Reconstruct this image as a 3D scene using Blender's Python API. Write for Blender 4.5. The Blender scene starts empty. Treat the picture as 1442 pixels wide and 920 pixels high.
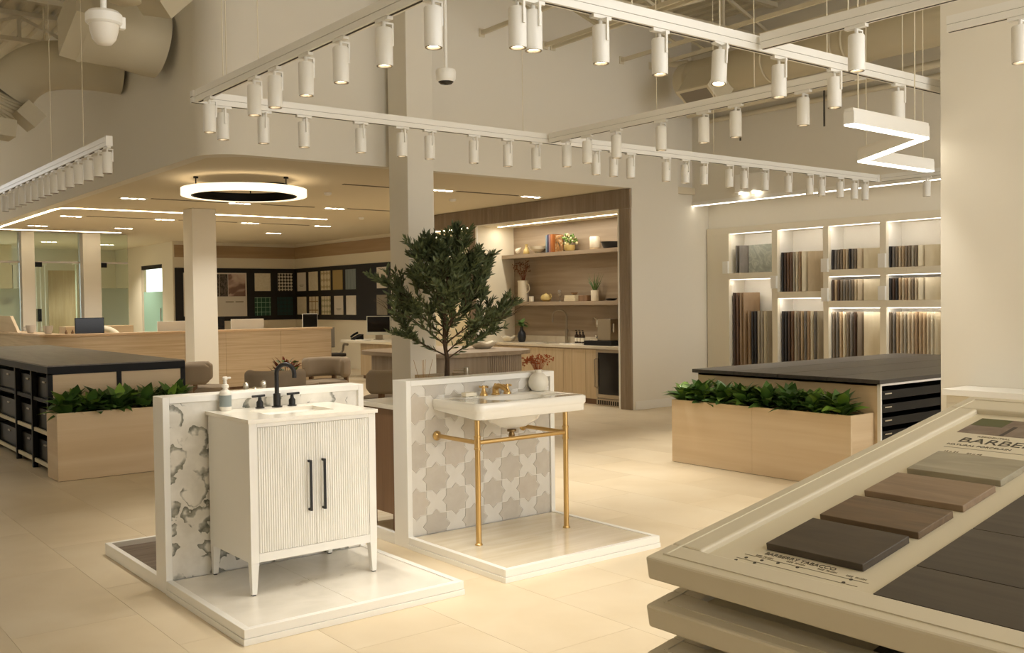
import bpy, bmesh, math, random
from mathutils import Vector, Matrix
random.seed(7)
R = math.radians
PI = math.pi
scene = bpy.context.scene
C = scene.collection

# ---------------------------------------------------------------- camera, world, exposure
F_PX, YAW, PITCH, ROLL, CAM_H = 1392.54, 0.906275, 0.0251318, -0.0127707, 1.55
cy_, sy_ = math.cos(YAW), math.sin(YAW)
f0 = Vector((cy_, sy_, 0)); r0 = Vector((sy_, -cy_, 0)); u0 = Vector((0, 0, 1))
fw = f0*math.cos(PITCH) - u0*math.sin(PITCH)
up = u0*math.cos(PITCH) + f0*math.sin(PITCH)
rt = r0*math.cos(ROLL) + up*math.sin(ROLL)
up = up*math.cos(ROLL) - r0*math.sin(ROLL)
cam_data = bpy.data.cameras.new('camera')
cam = bpy.data.objects.new('camera', cam_data); C.objects.link(cam)
cam_data.sensor_width = 36.0; cam_data.sensor_fit = 'HORIZONTAL'
cam_data.lens = F_PX*36.0/1442.0
cam_data.clip_end = 200
cam.matrix_world = Matrix(((rt.x, up.x, -fw.x, 0), (rt.y, up.y, -fw.y, 0), (rt.z, up.z, -fw.z, CAM_H), (0, 0, 0, 1)))
scene.camera = cam
world = bpy.data.worlds.new('world'); scene.world = world; world.use_nodes = True
world.node_tree.nodes['Background'].inputs[0].default_value = (1.0, 0.99, 0.97, 1)
world.node_tree.nodes['Background'].inputs[1].default_value = 2.2
scene.view_settings.view_transform = 'Standard'
scene.view_settings.look = 'None'
scene.view_settings.gamma = 1.0
scene.view_settings.use_curve_mapping = False
scene.view_settings.exposure = 0.38
SPOT_W = 28.0          # every lit track spotlight
CLUSTER_W = 68.0       # every recessed cluster in the low ceiling
WARM = (1.0, 0.93, 0.82)
try:
    scene.cycles.use_denoising = True
    scene.cycles.max_bounces = 8
    scene.cycles.diffuse_bounces = 4
    scene.cycles.caustics_reflective = False
    scene.cycles.caustics_refractive = False
    scene.cycles.sample_clamp_indirect = 6
except Exception:
    pass

# ---------------------------------------------------------------- materials
def lin(c):
    if isinstance(c, str):
        c = tuple(int(c[i:i+2], 16)/255 for i in (0, 2, 4))
    return tuple((v/12.92 if v <= .04045 else ((v+.055)/1.055)**2.4) for v in c) + (1,)
MATS = {}
def base_mat(name):
    m = bpy.data.materials.new(name); m.use_nodes = True
    return m, m.node_tree.nodes, m.node_tree.links, m.node_tree.nodes['Principled BSDF']
def mat(name, col, rough=.5, metal=0., spec=.5, emit=None, es=0., bump=0., bscale=60., alpha=None, trans=0., ior=1.45, vary=0., coat=0.):
    if name in MATS: return MATS[name]
    m, n, l, b = base_mat(name)
    b.inputs['Base Color'].default_value = lin(col)
    b.inputs['Roughness'].default_value = rough
    b.inputs['Metallic'].default_value = metal
    b.inputs['Specular IOR Level'].default_value = spec
    b.inputs['IOR'].default_value = ior
    b.inputs['Transmission Weight'].default_value = trans
    b.inputs['Coat Weight'].default_value = coat
    if emit:
        b.inputs['Emission Color'].default_value = lin(emit) if isinstance(emit, str) else emit+(1,)
        b.inputs['Emission Strength'].default_value = es
    if bump or vary:
        tc = n.new('ShaderNodeTexCoord'); no = n.new('ShaderNodeTexNoise')
        no.inputs['Scale'].default_value = bscale; no.inputs['Detail'].default_value = 4
        l.new(tc.outputs['Object'], no.inputs['Vector'])
        if bump:
            bp = n.new('ShaderNodeBump'); bp.inputs['Strength'].default_value = bump; bp.inputs['Distance'].default_value = .01
            l.new(no.outputs['Fac'], bp.inputs['Height']); l.new(bp.outputs['Normal'], b.inputs['Normal'])
        if vary:
            oi = n.new('ShaderNodeObjectInfo'); hs = n.new('ShaderNodeHueSaturation')
            mr = n.new('ShaderNodeMapRange'); mr.inputs['To Min'].default_value = 1-vary; mr.inputs['To Max'].default_value = 1+vary
            l.new(oi.outputs['Random'], mr.inputs['Value']); l.new(mr.outputs['Result'], hs.inputs['Value'])
            hs.inputs['Color'].default_value = lin(col); l.new(hs.outputs['Color'], b.inputs['Base Color'])
    MATS[name] = m
    return m
def ramp_mat(name, stops, scale=(1, 1, 1), nscale=4., detail=6., dist=0., rough=.5, bump=0., kind='noise', rot=(0, 0, 0), vary=0., metal=0., off=False, lac=2.0, spec=.5):
    """object-space noise (or wave) through a colour ramp: woods, stones, marbles"""
    if name in MATS: return MATS[name]
    m, n, l, b = base_mat(name)
    tc = n.new('ShaderNodeTexCoord'); mp = n.new('ShaderNodeMapping')
    mp.inputs['Scale'].default_value = scale; mp.inputs['Rotation'].default_value = rot
    l.new(tc.outputs['Object'], mp.inputs['Vector'])
    vec = mp.outputs['Vector']
    oi = n.new('ShaderNodeObjectInfo')
    if off:
        va = n.new('ShaderNodeVectorMath'); va.operation = 'ADD'
        sc = n.new('ShaderNodeVectorMath'); sc.operation = 'SCALE'; sc.inputs['Scale'].default_value = 37.
        cb = n.new('ShaderNodeCombineXYZ')
        for i in range(3): l.new(oi.outputs['Random'], cb.inputs[i])
        l.new(cb.outputs['Vector'], sc.inputs[0]); l.new(sc.outputs['Vector'], va.inputs[1]); l.new(vec, va.inputs[0]); vec = va.outputs['Vector']
    if kind == 'noise':
        t = n.new('ShaderNodeTexNoise'); t.inputs['Scale'].default_value = nscale; t.inputs['Detail'].default_value = detail
        t.inputs['Distortion'].default_value = dist; t.inputs['Lacunarity'].default_value = lac; out = t.outputs['Fac']
    elif kind == 'wave':
        t = n.new('ShaderNodeTexWave'); t.inputs['Scale'].default_value = nscale; t.inputs['Distortion'].default_value = dist
        t.inputs['Detail'].default_value = detail; t.inputs['Detail Scale'].default_value = 1.5; out = t.outputs['Fac']
    else:
        t = n.new('ShaderNodeTexVoronoi'); t.inputs['Scale'].default_value = nscale; out = t.outputs['Distance']
    l.new(vec, t.inputs['Vector'])
    cr = n.new('ShaderNodeValToRGB'); e = cr.color_ramp.elements
    e[0].position, e[0].color = stops[0][0], lin(stops[0][1])
    e[1].position, e[1].color = stops[-1][0], lin(stops[-1][1])
    for p, c in stops[1:-1]:
        k = e.new(p); k.color = lin(c)
    l.new(out, cr.inputs['Fac']); col = cr.outputs['Color']
    if vary:
        hs = n.new('ShaderNodeHueSaturation'); mr = n.new('ShaderNodeMapRange')
        mr.inputs['To Min'].default_value = 1-vary; mr.inputs['To Max'].default_value = 1+vary
        l.new(oi.outputs['Random'], mr.inputs['Value']); l.new(mr.outputs['Result'], hs.inputs['Value'])
        l.new(col, hs.inputs['Color']); col = hs.outputs['Color']
    l.new(col, b.inputs['Base Color'])
    b.inputs['Roughness'].default_value = rough; b.inputs['Metallic'].default_value = metal
    b.inputs['Specular IOR Level'].default_value = spec
    if bump:
        bp = n.new('ShaderNodeBump'); bp.inputs['Strength'].default_value = bump; bp.inputs['Distance'].default_value = .004
        l.new(out, bp.inputs['Height']); l.new(bp.outputs['Normal'], b.inputs['Normal'])
    MATS[name] = m
    return m
def wood(name, a, b, c, axis='X', fine=26., rough=.5, vary=.0, bump=.08, off=False, stretch=.05):
    s = {'X': (stretch, 1, 1), 'Y': (1, stretch, 1), 'Z': (1, 1, stretch)}[axis]
    return ramp_mat(name, [(.25, a), (.5, b), (.75, c)], s, fine, 5., .6, rough, bump, vary=vary, off=off)

M_WALL = mat('wall_paint', 'ebe5d7', .85, bump=.03, bscale=90)
M_SOFFIT = mat('ceiling_paint', 'e2d7be', .9)
M_TRIMW = mat('white_lacquer', 'f1eee6', .35)
M_TRIMW2 = mat('satin_white_paint', 'f1ede4', .45)
M_CREAM = mat('cream_paint', 'e6dcc4', .6)
M_STEEL = mat('painted_steel', 'ddd3ba', .7)
M_DECK = mat('painted_roof_deck', 'e0d6bc', .8)
M_DUCT = mat('painted_duct', 'd2c8ae', .6)
M_TILE = ramp_mat('floor_tile', [(.3, 'd3c1a1'), (.5, 'dac9ab'), (.72, 'e0d1b5')], (1, 1, 1), 1.6, 8., .4, .42, .02, vary=.035, off=True)
M_GROUT = mat('floor_grout', 'c0ae8d', .9)
M_OAK = wood('pale_oak_x', 'ccb28c', 'd5bd99', 'ddc8a7', 'X', 9., .5, .02)
M_OAKY = wood('pale_oak_y', 'ccb28c', 'd5bd99', 'ddc8a7', 'Y', 9., .5, .02)
M_OAKZ = wood('pale_oak_z', 'b19a77', 'bba582', 'c4af8d', 'Z', 22., .5, .03, off=True)
M_WOODK = wood('kitchen_wood', '8f7d66', '9f8c74', 'ad9b83', 'Y', 12., .5)
M_WOODKZ = wood('kitchen_wood_flute', '8f7e69', '9e8d77', 'ac9b86', 'Z', 14., .55, .05)
M_TRAV = ramp_mat('veined_stone', [(.28, 'b59e7e'), (.45, 'c1ab8b'), (.6, 'ccb89a'), (.78, 'b9a283')], (.10, .10, 4.), 9., 7., .5, .5, .03)
M_BROWN = wood('brown_wood', '6f5237', '7f6044', '8d6d4f', 'Z', 20., .5)
M_DARKW = wood('dark_sample_wood', '3f3830', '4a4238', '585045', 'Y', 22., .5, .04, .15, True)
M_BLACK = mat('black_metal', '121110', .5, spec=.25)
M_BLACK2 = mat('matte_black_tap', '1c1a19', .4, .1)
M_INK = mat('black_board', '1c1815', .6)
M_SLAB = ramp_mat('dark_slab', [(.35, '655c50'), (.6, '736a5d')], (1, .1, 1), 20., 5., 0, .42, .03)
M_SLAB2 = ramp_mat('dark_plank_top', [(.3, '37322d'), (.5, '403a34'), (.7, '49433c')], (.06, 1, 1), 26., 5., 0, .42, .05, off=True)
M_BRASS = mat('brushed_brass', 'd3b176', .28, 1.)
M_CHROME = mat('polished_chrome', 'd8d4cc', .12, 1.)
M_STEELB = mat('brushed_steel', 'a79c8a', .32, 1.)
M_PORC = mat('glazed_porcelain', 'f4f0e6', .12, coat=.4)
M_QUARTZ = ramp_mat('white_quartz', [(.4, 'f3eddf'), (.75, 'ece4d3')], (1, 1, 1), 5., 6., .5, .15)
M_STONE = ramp_mat('sand_worktop', [(.4, 'd9cdb6'), (.75, 'cfc2a9')], (1, 1, 1), 6., 6., .5, .25)
M_MARB = ramp_mat('white_marble_tile', [(.3, 'e3ddd0'), (.5, 'eee8dc'), (.62, 'e9e2d4'), (.66, 'd5cdbf'), (.7, 'ebe5d8')], (1, 1, 1), 2.2, 9., 1.2, .25)
M_TAUPE = mat('taupe_fabric', 'a39480', .95, bump=.25, bscale=260)
M_LEAF = mat('glossy_leaf', '48672d', .38, vary=.35)
M_LEAF2 = mat('bright_leaf', '6b8a34', .4, vary=.25)
M_OLIVE = mat('olive_leaf', '59633f', .55, vary=.3)
M_BARK = mat('bark', '4c3b2b', .9, bump=.4, bscale=40)
M_SOIL = mat('soil', '2a2118', 1.)
M_GLOW = mat('lamp_lens', 'fff0d0', .4, emit=(1., .88, .68), es=9.)
M_GLOWC = mat('cluster_lens', 'fff0d0', .4, emit=(1., .86, .64), es=14.)
M_LED = mat('led_strip', 'fff3dc', .4, emit=(1., .86, .62), es=9.)
M_LEDW = mat('led_diffuser', 'fff8ea', .4, emit=(1., .93, .80), es=5.)
M_LEDS = mat('shelf_led', 'fff8ea', .4, emit=(1., .95, .86), es=2.2)
M_OFFLENS = mat('unlit_lens', '8d8371', .3)
M_GLASS = mat('green_glass', 'e9f5ec', .03, trans=1., ior=1.08)
M_FROST = mat('frosted_film', 'd6e4d4', .5, trans=.6, ior=1.02)
M_SCREEN = mat('dark_screen', '0d0c0d', .12)
M_RUST = mat('dried_flower', '9a4a1e', .8, vary=.2)
M_RUST2 = mat('rust_flower', '7d3417', .8, vary=.2)
M_PLASTIC = mat('white_plastic', 'eae4d8', .4)
M_RACK = mat('rack_beige', 'd8cdb4', .5)
M_PRINT = mat('board_print', 'dbd0b6', .55)
M_TEXT = mat('print_ink', '4a4334', .7)
M_TEXTL = mat('pale_print_ink', '8d826b', .7)

# ---------------------------------------------------------------- mesh helpers
class MB:
    def __init__(s): s.v = []; s.f = []
    def add(s, vs, fs):
        o = len(s.v); s.v += [tuple(p) for p in vs]; s.f += [tuple(i+o for i in f) for f in fs]; return s
    def box(s, x0, x1, y0, y1, z0, z1):
        x0, x1 = min(x0, x1), max(x0, x1); y0, y1 = min(y0, y1), max(y0, y1); z0, z1 = min(z0, z1), max(z0, z1)
        return s.add([(x0, y0, z0), (x1, y0, z0), (x1, y1, z0), (x0, y1, z0), (x0, y0, z1), (x1, y0, z1), (x1, y1, z1), (x0, y1, z1)],
                     [(3, 2, 1, 0), (4, 5, 6, 7), (0, 1, 5, 4), (1, 2, 6, 5), (2, 3, 7, 6), (3, 0, 4, 7)])
    def taper(s, cx, cy, z0, z1, a0, b0, a1, b1, dx=0, dy=0):
        """box whose half sizes go from (a0,b0) at z0 to (a1,b1) at z1, top shifted by dx,dy"""
        lo = [(cx-a0, cy-b0, z0), (cx+a0, cy-b0, z0), (cx+a0, cy+b0, z0), (cx-a0, cy+b0, z0)]
        hi = [(cx+dx-a1, cy+dy-b1, z1), (cx+dx+a1, cy+dy-b1, z1), (cx+dx+a1, cy+dy+b1, z1), (cx+dx-a1, cy+dy+b1, z1)]
        return s.add(lo+hi, [(3, 2, 1, 0), (4, 5, 6, 7), (0, 1, 5, 4), (1, 2, 6, 5), (2, 3, 7, 6), (3, 0, 4, 7)])
    def prism(s, poly, z0, z1):
        a = sum(poly[i][0]*poly[(i+1) % len(poly)][1]-poly[(i+1) % len(poly)][0]*poly[i][1] for i in range(len(poly)))
        if a < 0: poly = poly[::-1]
        n = len(poly)
        return s.add([(x, y, z0) for x, y in poly]+[(x, y, z1) for x, y in poly],
                     [tuple(range(n))[::-1], tuple(range(n, 2*n))]+[(i, (i+1) % n, n+(i+1) % n, n+i) for i in range(n)])
    def lathe(s, prof, c=(0, 0, 0), n=20, cap=True, sx=1., sy=1.):
        k = len(prof); vs = []
        for r, z in prof:
            for i in range(n):
                a = 2*PI*i/n; vs.append((c[0]+sx*r*math.cos(a), c[1]+sy*r*math.sin(a), c[2]+z))
        fs = [(j*n+i, j*n+(i+1) % n, (j+1)*n+(i+1) % n, (j+1)*n+i) for j in range(k-1) for i in range(n)]
        if cap: fs += [tuple(range(n))[::-1], tuple(range((k-1)*n, k*n))]
        return s.add(vs, fs)
    def cyl(s, c, r, z0, z1, n=20, r2=None):
        return s.lathe([(r, z0), (r if r2 is None else r2, z1)], (c[0], c[1], 0), n)
    def tube(s, pts, r, n=8, cap=True, closed=False):
        pts = [Vector(p) for p in pts]; k = len(pts); vs = []; ref = None
        rs = r if isinstance(r, (list, tuple)) else [r]*k
        for j, p in enumerate(pts):
            if closed: t = pts[(j+1) % k]-pts[j-1]
            else: t = pts[min(j+1, k-1)]-pts[max(j-1, 0)]
            t.normalize()
            if ref is None: ref = Vector((0, 0, 1)) if abs(t.z) < .9 else Vector((1, 0, 0))
            a = t.cross(ref).normalized(); b = a.cross(t).normalized(); ref = b
            for i in range(n):
                w = 2*PI*i/n; q = p+(a*math.cos(w)+b*math.sin(w))*rs[j]; vs.append(tuple(q))
        m = k if closed else k-1
        fs = [(j*n+i, ((j+1) % k)*n+i, ((j+1) % k)*n+(i+1) % n, j*n+(i+1) % n) for j in range(m) for i in range(n)]
        if cap and not closed: fs += [tuple(range(n)), tuple(range((k-1)*n, k*n))[::-1]]
        return s.add(vs, fs)
    def bar(s, p, q, w, h):
        """rectangular bar from p to q, w wide, h tall"""
        p, q = Vector(p), Vector(q); t = (q-p).normalized()
        ref = Vector((0, 0, 1)) if abs(t.z) < .95 else Vector((1, 0, 0))
        a = t.cross(ref).normalized()*w/2; b = a.cross(t).normalized()*h/2
        vs = [p-a-b, p+a-b, p+a+b, p-a+b, q-a-b, q+a-b, q+a+b, q-a+b]
        return s.add(vs, [(3, 2, 1, 0), (4, 5, 6, 7), (0, 1, 5, 4), (1, 2, 6, 5), (2, 3, 7, 6), (3, 0, 4, 7)])
    def sphere(s, c, r, n=12, m=7, sx=1, sy=1, sz=1):
        prof = [(max(.0005, r*math.sin(PI*j/m)), -r*sz*math.cos(PI*j/m)) for j in range(m+1)]
        return s.lathe(prof, c, n, True, sx, sy)
    def xf(s, M):
        s.v = [tuple(M @ Vector(p)) for p in s.v]; return s
    def merge(s, o): return s.add(o.v, o.f)
def mesh_of(mb, name):
    me = bpy.data.meshes.new(name); me.from_pydata(mb.v, [], mb.f); me.update()
    bm = bmesh.new(); bm.from_mesh(me); bmesh.ops.recalc_face_normals(bm, faces=bm.faces); bm.to_mesh(me); bm.free()
    return me
def obj(name, mb, m, parent=None, smooth=False, bevel=0., loc=None, me=None, angle=40):
    if me is None:
        me = mesh_of(mb, name)
        if m: me.materials.append(m)
        if smooth:
            me.polygons.foreach_set('use_smooth', [True]*len(me.polygons))
            try: me.set_sharp_from_angle(angle=R(angle))
            except Exception: pass
    o = bpy.data.objects.new(name, me); C.objects.link(o)
    if parent is not None: o.parent = parent
    if loc is not None: o.location = loc
    if bevel:
        b = o.modifiers.new('bevel', 'BEVEL'); b.width = bevel; b.segments = 2; b.limit_method = 'ANGLE'; b.angle_limit = R(40)
    return o
def tag(o, label=None, cat=None, group=None, kind=None):
    if label: o['label'] = label
    if cat: o['category'] = cat
    if group: o['group'] = group
    if kind: o['kind'] = kind
    return o
def thing(name, label, cat, loc=(0, 0, 0), group=None, rz=0.):
    o = bpy.data.objects.new(name, None); C.objects.link(o); o.empty_display_size = .1
    o.location = loc; o.rotation_euler = (0, 0, rz)
    return tag(o, label, cat, group)
def wpart(name, mb, m, root, **k):
    """a part whose mesh is given in world coordinates; root is an unrotated Empty (or a part under one)"""
    p = Vector((0, 0, 0)); q = root
    while q is not None: p += q.location; q = q.parent
    mb.v = [(a-p.x, b-p.y, c-p.z) for a, b, c in mb.v]
    return obj(name, mb, m, root, **k)
def solo(name, label, cat, mb, m, group=None, **k):
    xs, ys, zs = zip(*mb.v); c = ((min(xs)+max(xs))/2, (min(ys)+max(ys))/2, min(zs))
    mb.v = [(a-c[0], b-c[1], d-c[2]) for a, b, d in mb.v]
    return tag(obj(name, mb, m, loc=c, **k), label, cat, group)
def struct(name, mb, m, parent=None, **k):
    o = obj(name, mb, m, parent, **k)
    if parent is None: o['kind'] = 'structure'
    return o
def copy_tree(o, parent=None):
    c = o.copy(); C.objects.link(c); c.parent = parent
    for ch in list(o.children): copy_tree(ch, c)
    return c
def rrect(x0, x1, y0, y1, r, n=6, corners=(1, 1, 1, 1)):
    """rounded rectangle; corners order: x0y0, x1y0, x1y1, x0y1"""
    out = []
    for (cx, cy, a0, k, px, py) in ((x0+r, y0+r, PI, 0, x0, y0), (x1-r, y0+r, 1.5*PI, 1, x1, y0), (x1-r, y1-r, 0, 2, x1, y1), (x0+r, y1-r, .5*PI, 3, x0, y1)):
        if corners[k]:
            for i in range(n+1):
                a = a0+PI/2*i/n; out.append((cx+r*math.cos(a), cy+r*math.sin(a)))
        else: out.append((px, py))
    return out
def text_mesh(body, size, m, name, parent=None, extrude=.0004, align='LEFT', shear=0.):
    cu = bpy.data.curves.new(name, 'FONT'); cu.body = body; cu.size = size; cu.extrude = extrude; cu.align_x = align; cu.shear = shear
    t = bpy.data.objects.new(name, cu); C.objects.link(t)
    me = bpy.data.meshes.new_from_object(t); bpy.data.objects.remove(t)
    me.materials.clear(); me.materials.append(m)
    o = bpy.data.objects.new(name, me); C.objects.link(o)
    if parent is not None: o.parent = parent
    return o
def spot(name, loc, parent, watts, size=80., blend=.7, col=WARM, rad=.035):
    d = bpy.data.lights.new(name, 'SPOT'); d.energy = watts; d.spot_size = R(size); d.spot_blend = blend; d.color = col; d.shadow_soft_size = rad
    o = bpy.data.objects.new(name, d); C.objects.link(o); o.parent = parent; o.location = loc
    return o
def area(name, loc, parent, watts, sx, sy, rot=(0, 0, 0), col=WARM):
    d = bpy.data.lights.new(name, 'AREA'); d.shape = 'RECTANGLE'; d.energy = watts; d.size = sx; d.size_y = sy; d.color = col
    o = bpy.data.objects.new(name, d); C.objects.link(o); o.parent = parent; o.location = loc; o.rotation_euler = rot
    return o

# ================================================================ THE SETTING
ZS = 3.12      # underside of the low ceiling
ZR = 5.62      # underside of the roof deck
YF = 9.88      # face of the wall / fascia that looks at the displays
XL = 3.83      # left face of the low ceiling's fascia
XK = 9.87      # face of the kitchen wall
# ---- floor: staggered porcelain tiles over a grout bed
floor = struct('floor', MB().box(-4, 13, -3, 31, -.06, -.004), M_GROUT)
TX, TY = .583, 1.166
cells = []
for i in range(-8, 23):
    for j in range(-3, 27):
        x = .97+i*TX; y = .4+j*TY+(TY/2 if i % 2 else 0)
        v = Vector((x+TX/2, y+TY/2, -CAM_H)); d = v.dot(fw); a = v.dot(rt)
        if x > 11.6 or y > 29: continue
        seen = d > .3 and abs(a)/d < .60 and d > 2.4
        cells.append((0 if seen else 1, d if seen else v.length, x, y))
cells.sort()
tile_me = mesh_of(MB().box(.0008, TX-.0008, .0008, TY-.0008, -.0045, 0), 'floor_tile'); tile_me.materials.append(M_TILE)
for k, (s_, d, x, y) in enumerate(cells[:300]):
    obj('floor_tile', None, None, floor, loc=(x, y, 0), me=tile_me)
rest = MB()
for s_, d, x, y in cells[300:]: rest.box(x+.0008, x+TX-.0008, y+.0008, y+TY-.0008, -.0045, 0)
tag(obj('floor_tile_field', rest, M_TILE, floor), kind='stuff')

# ---- low ceiling and its fascia with the rounded corner
rc = .42
arc = [(XL+rc-rc*math.cos(a), YF+rc-rc*math.sin(a)) for a in [PI/2*i/10 for i in range(11)]]   # from left face round to front face
outer = [(XL, 29.)]+arc+[(XK+.02, YF)]
inner = [(XK+.02, YF+.14), (XL+rc, YF+.14), (XL+.14, YF+rc), (XL+.14, 29.)]
wf = struct('wall_fascia', MB().prism(outer+inner, ZS, ZR+.1), M_WALL, smooth=True, angle=30)
struct('ceiling_low', MB().prism([(XL+.14, 29.), (XL+.14, YF+rc), (XL+rc, YF+.14), (11.6, YF+.14), (11.6, 29.)], ZS+.002, ZS+.1), M_SOFFIT)
# the skin under the fascia wall closes the ceiling edge (same plane)
# ---- wall to the right of the kitchen, pier and bay
struct('wall_right', MB().box(XK+.02, 10.85, YF, 10.12, 0, ZR+.1), M_WALL)
struct('wall_bay', MB().box(10.85, 12.0, 10.075, 10.2, 0, ZR+.1), M_WALL)
struct('wall_bulkhead', MB().box(11.38, 11.80, -2., 10.075, 2.97, ZR+.1), M_WALL)
struct('wall_pillar', MB().box(6.4, 6.8, 1.2, 3.471, 0, ZR+.1), M_WALL)
struct('wall_front_blocker', MB().box(-3.4, 1.2, -3.2, -3., 0, ZR+.1), M_WALL)  # unseen wall, added to keep ambient light off the left floor
struct('wall_left_blocker', MB().box(-3.6, -3.4, -3., 29., 0, ZR+.1), M_WALL)  # unseen wall, added to block side light and darken left-facing surfaces
struct('baseboard_right', MB().box(9.93, 10.862, YF-.014, YF, 0, .12), M_TRIMW2, bevel=.003)
struct('baseboard_bay', MB().box(10.85, 11.69, 10.06, 10.075, 0, .12), M_TRIMW2, bevel=.003)
# ---- reception walls
XW, YB = 11.58, 24.0
struct('wall_reception_side', MB().box(XW, XW+.15, 15.3, YB, 0, ZS), M_CREAM)
struct('wall_reception_back', MB().box(8.36, XW+.15, YB, YB+.15, 0, ZS), M_CREAM)
wdoor = MB().box(8.36, 8.5, YB+.15, 24.78, 0, ZS).box(8.36, 8.5, 26.4, 29, 0, ZS).box(8.36, 8.5, 24.78, 26.4, 2.6, ZS)
struct('wall_corridor', wdoor, M_CREAM)
struct('wall_office_back', MB().box(-3, 8.36, 28.6, 28.75, 0, ZS), M_CREAM)
struct('wall_kitchen_return', MB().box(XK+.15, XW, 15.3, 15.42, 0, ZS), M_CREAM)
# wood band high on the reception walls
M_BAND = wood('wall_band_wood', 'a18662', 'ac916d', 'b69c79', 'X', 8., .55)
struct('trim_1', MB().box(8.4, XW-.012, YB-.012, YB, 2.74, 3.04), M_BAND)
M_BANDY = wood('wall_band_wood_y', 'a18662', 'ac916d', 'b69c79', 'Y', 8., .55)
struct('trim_2', MB().box(XW-.012, XW, 15.45, YB-.012, 2.74, 3.04), M_BANDY)

# ---- columns
def column(name, x0, x1, y0, y1, z1, m=M_WALL):
    return struct(name, MB().box(x0, x1, y0, y1, 0, z1), m, bevel=.006)
column('wall_column_hall', 5.915, 6.262, 9.40, 9.80, ZR+.05)
column('wall_column_lounge', 5.79, 6.19, 15.70, 16.10, ZS)
column('wall_column_desk', 5.79, 6.15, 22.06, 22.46, ZS)
column('wall_column_office', 4.61, 4.86, 22.12, 22.5, ZS)

# ---- kitchen wall: niche, fluted wood facing, second niche
NY0, NY1, NZ = 10.14, 13.54, 2.83
XB = 10.67
struct('wall_kitchen', MB().box(XB, XB+.1, NY0-.02, NY1+.2, 0, ZS), M_WOODK)
for nm_, a_ in (('wall_niche_left', (XK+.03, XB, NY1, NY1+.2, 0, ZS)), ('wall_niche_right', (XK+.03, XB, 10.12, NY0, 0, ZS)), ('wall_niche_header', (XK+.03, XB, NY0, NY1, NZ, ZS)),
                ('wall_second_header', (XK+.03, 10.82, NY1+.2, 15.0, NZ, ZS)), ('wall_second_end', (XK+.03, 10.82, 15.0, 15.3, 0, ZS))):
    struct(nm_, MB().box(*a_), M_CREAM)
struct('wall_second_niche', MB().box(10.82, 10.85, NY1+.2, 15.0, 0, NZ), mat('pale_yellow_paint', 'ddcf9f', .7))
def flutes(y0, y1, z0, z1, pitch=.024):
    mb = MB(); n = max(1, int((y1-y0)/pitch)); p = (y1-y0)/n
    mb.box(XK+.008, XK+.03, y0, y1, z0, z1)
    for i in range(n):
        a = y0+i*p
        mb.add([(XK+.009, a+.002, z0), (XK-.004, a+p*.3, z0), (XK-.004, a+p*.7, z0), (XK+.009, a+p-.002, z0),
                (XK+.009, a+.002, z1), (XK-.004, a+p*.3, z1), (XK-.004, a+p*.7, z1), (XK+.009, a+p-.002, z1)],
               [(0, 1, 5, 4), (1, 2, 6, 5), (2, 3, 7, 6), (0, 3, 2, 1), (4, 5, 6, 7)])
    return mb
kf = struct('wall_flute_facing', MB().box(XK+.025, XK+.032, YF, 15.3, NZ, ZS-.003), M_WOODKZ)
for nm, a in (('flute_panel', (YF+.004, 11.75, NZ+.012, ZS-.004)), ('flute_panel', (11.754, 13.79, NZ+.012, ZS-.004)), ('flute_panel', (13.794, 15.29, NZ+.012, ZS-.004)),
              ('flute_panel', (YF+.004, NY0-.03, 0, NZ+.008)), ('flute_panel', (NY1+.03, 13.79, 0, NZ+.008)), ('flute_panel', (14.95, 15.29, 0, NZ+.008))):
    obj(nm, flutes(*a), M_WOODKZ, kf)
struct('trim_niche', MB().box(XK-.006, XK+.03, NY0-.03, NY0, 0, NZ).box(XK-.006, XK+.03, NY1, NY1+.03, 0, NZ).box(XK-.006, XK+.03, NY0-.03, NY1+.03, NZ, NZ+.014), M_TRIMW2)

# ---- roof deck: trapezoid ribs along Y
dk = MB(); x = -3.
prof = []
while x < 12.6:
    prof += [(x, ZR), (x+.10, ZR), (x+.125, ZR+.06), (x+.195, ZR+.06)]; x += .22
dk.add([(a, -3., b) for a, b in prof]+[(a, 29., b) for a, b in prof], [(i, i+1, len(prof)+i+1, len(prof)+i) for i in range(len(prof)-1)])
struct('ceiling', dk, M_DECK)
# ---- steel under the deck: girders along X, brace rods along Y
def girder(label, y, x0, x1, ztop, depth, step=.62):
    t = thing('roof_truss', label, 'roof truss', ((x0+x1)/2, y, ztop-depth), 'roof trusses')
    wpart('top_chord', MB().bar((x0, y-.03, ztop-.03), (x1, y-.03, ztop-.03), .05, .06).bar((x0, y+.03, ztop-.03), (x1, y+.03, ztop-.03), .05, .06), M_STEEL, t)
    wpart('bottom_chord', MB().bar((x0, y, ztop-depth+.03), (x1, y, ztop-depth+.03), .1, .06), M_STEEL, t)
    n = int((x1-x0)/step); w = (x1-x0)/n
    for i in range(n):
        a = x0+i*w
        wpart('web_post', MB().bar((a+.05, y, ztop-depth+.06), (a+.05, y, ztop-.05), .05, .05), M_STEEL, t)
        p, q = ((a+.05, y, ztop-depth+.07), (a+w+.05, y, ztop-.07)) if i % 2 else ((a+.05, y, ztop-.07), (a+w, y, ztop-depth+.07))
        wpart('web_diagonal', MB().bar(p, q, .04, .04), M_STEEL, t)
girder('painted steel roof truss above the round duct by the bookcase', 8.55, 5.6, 11.37, ZR-.005, .55, 1.15)
girder('painted steel roof truss crossing over the hanging track rails', 6.0, 4.2, 11.37, ZR-.005, .55, 1.15)
girder('painted steel roof truss behind the flexible duct', 14.9, .2, XL-.01, ZR-.005, .42, .7)
girder('painted steel roof truss above the dome camera', 12.6, .2, XL-.01, ZR-.005, .5, .7)
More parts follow.
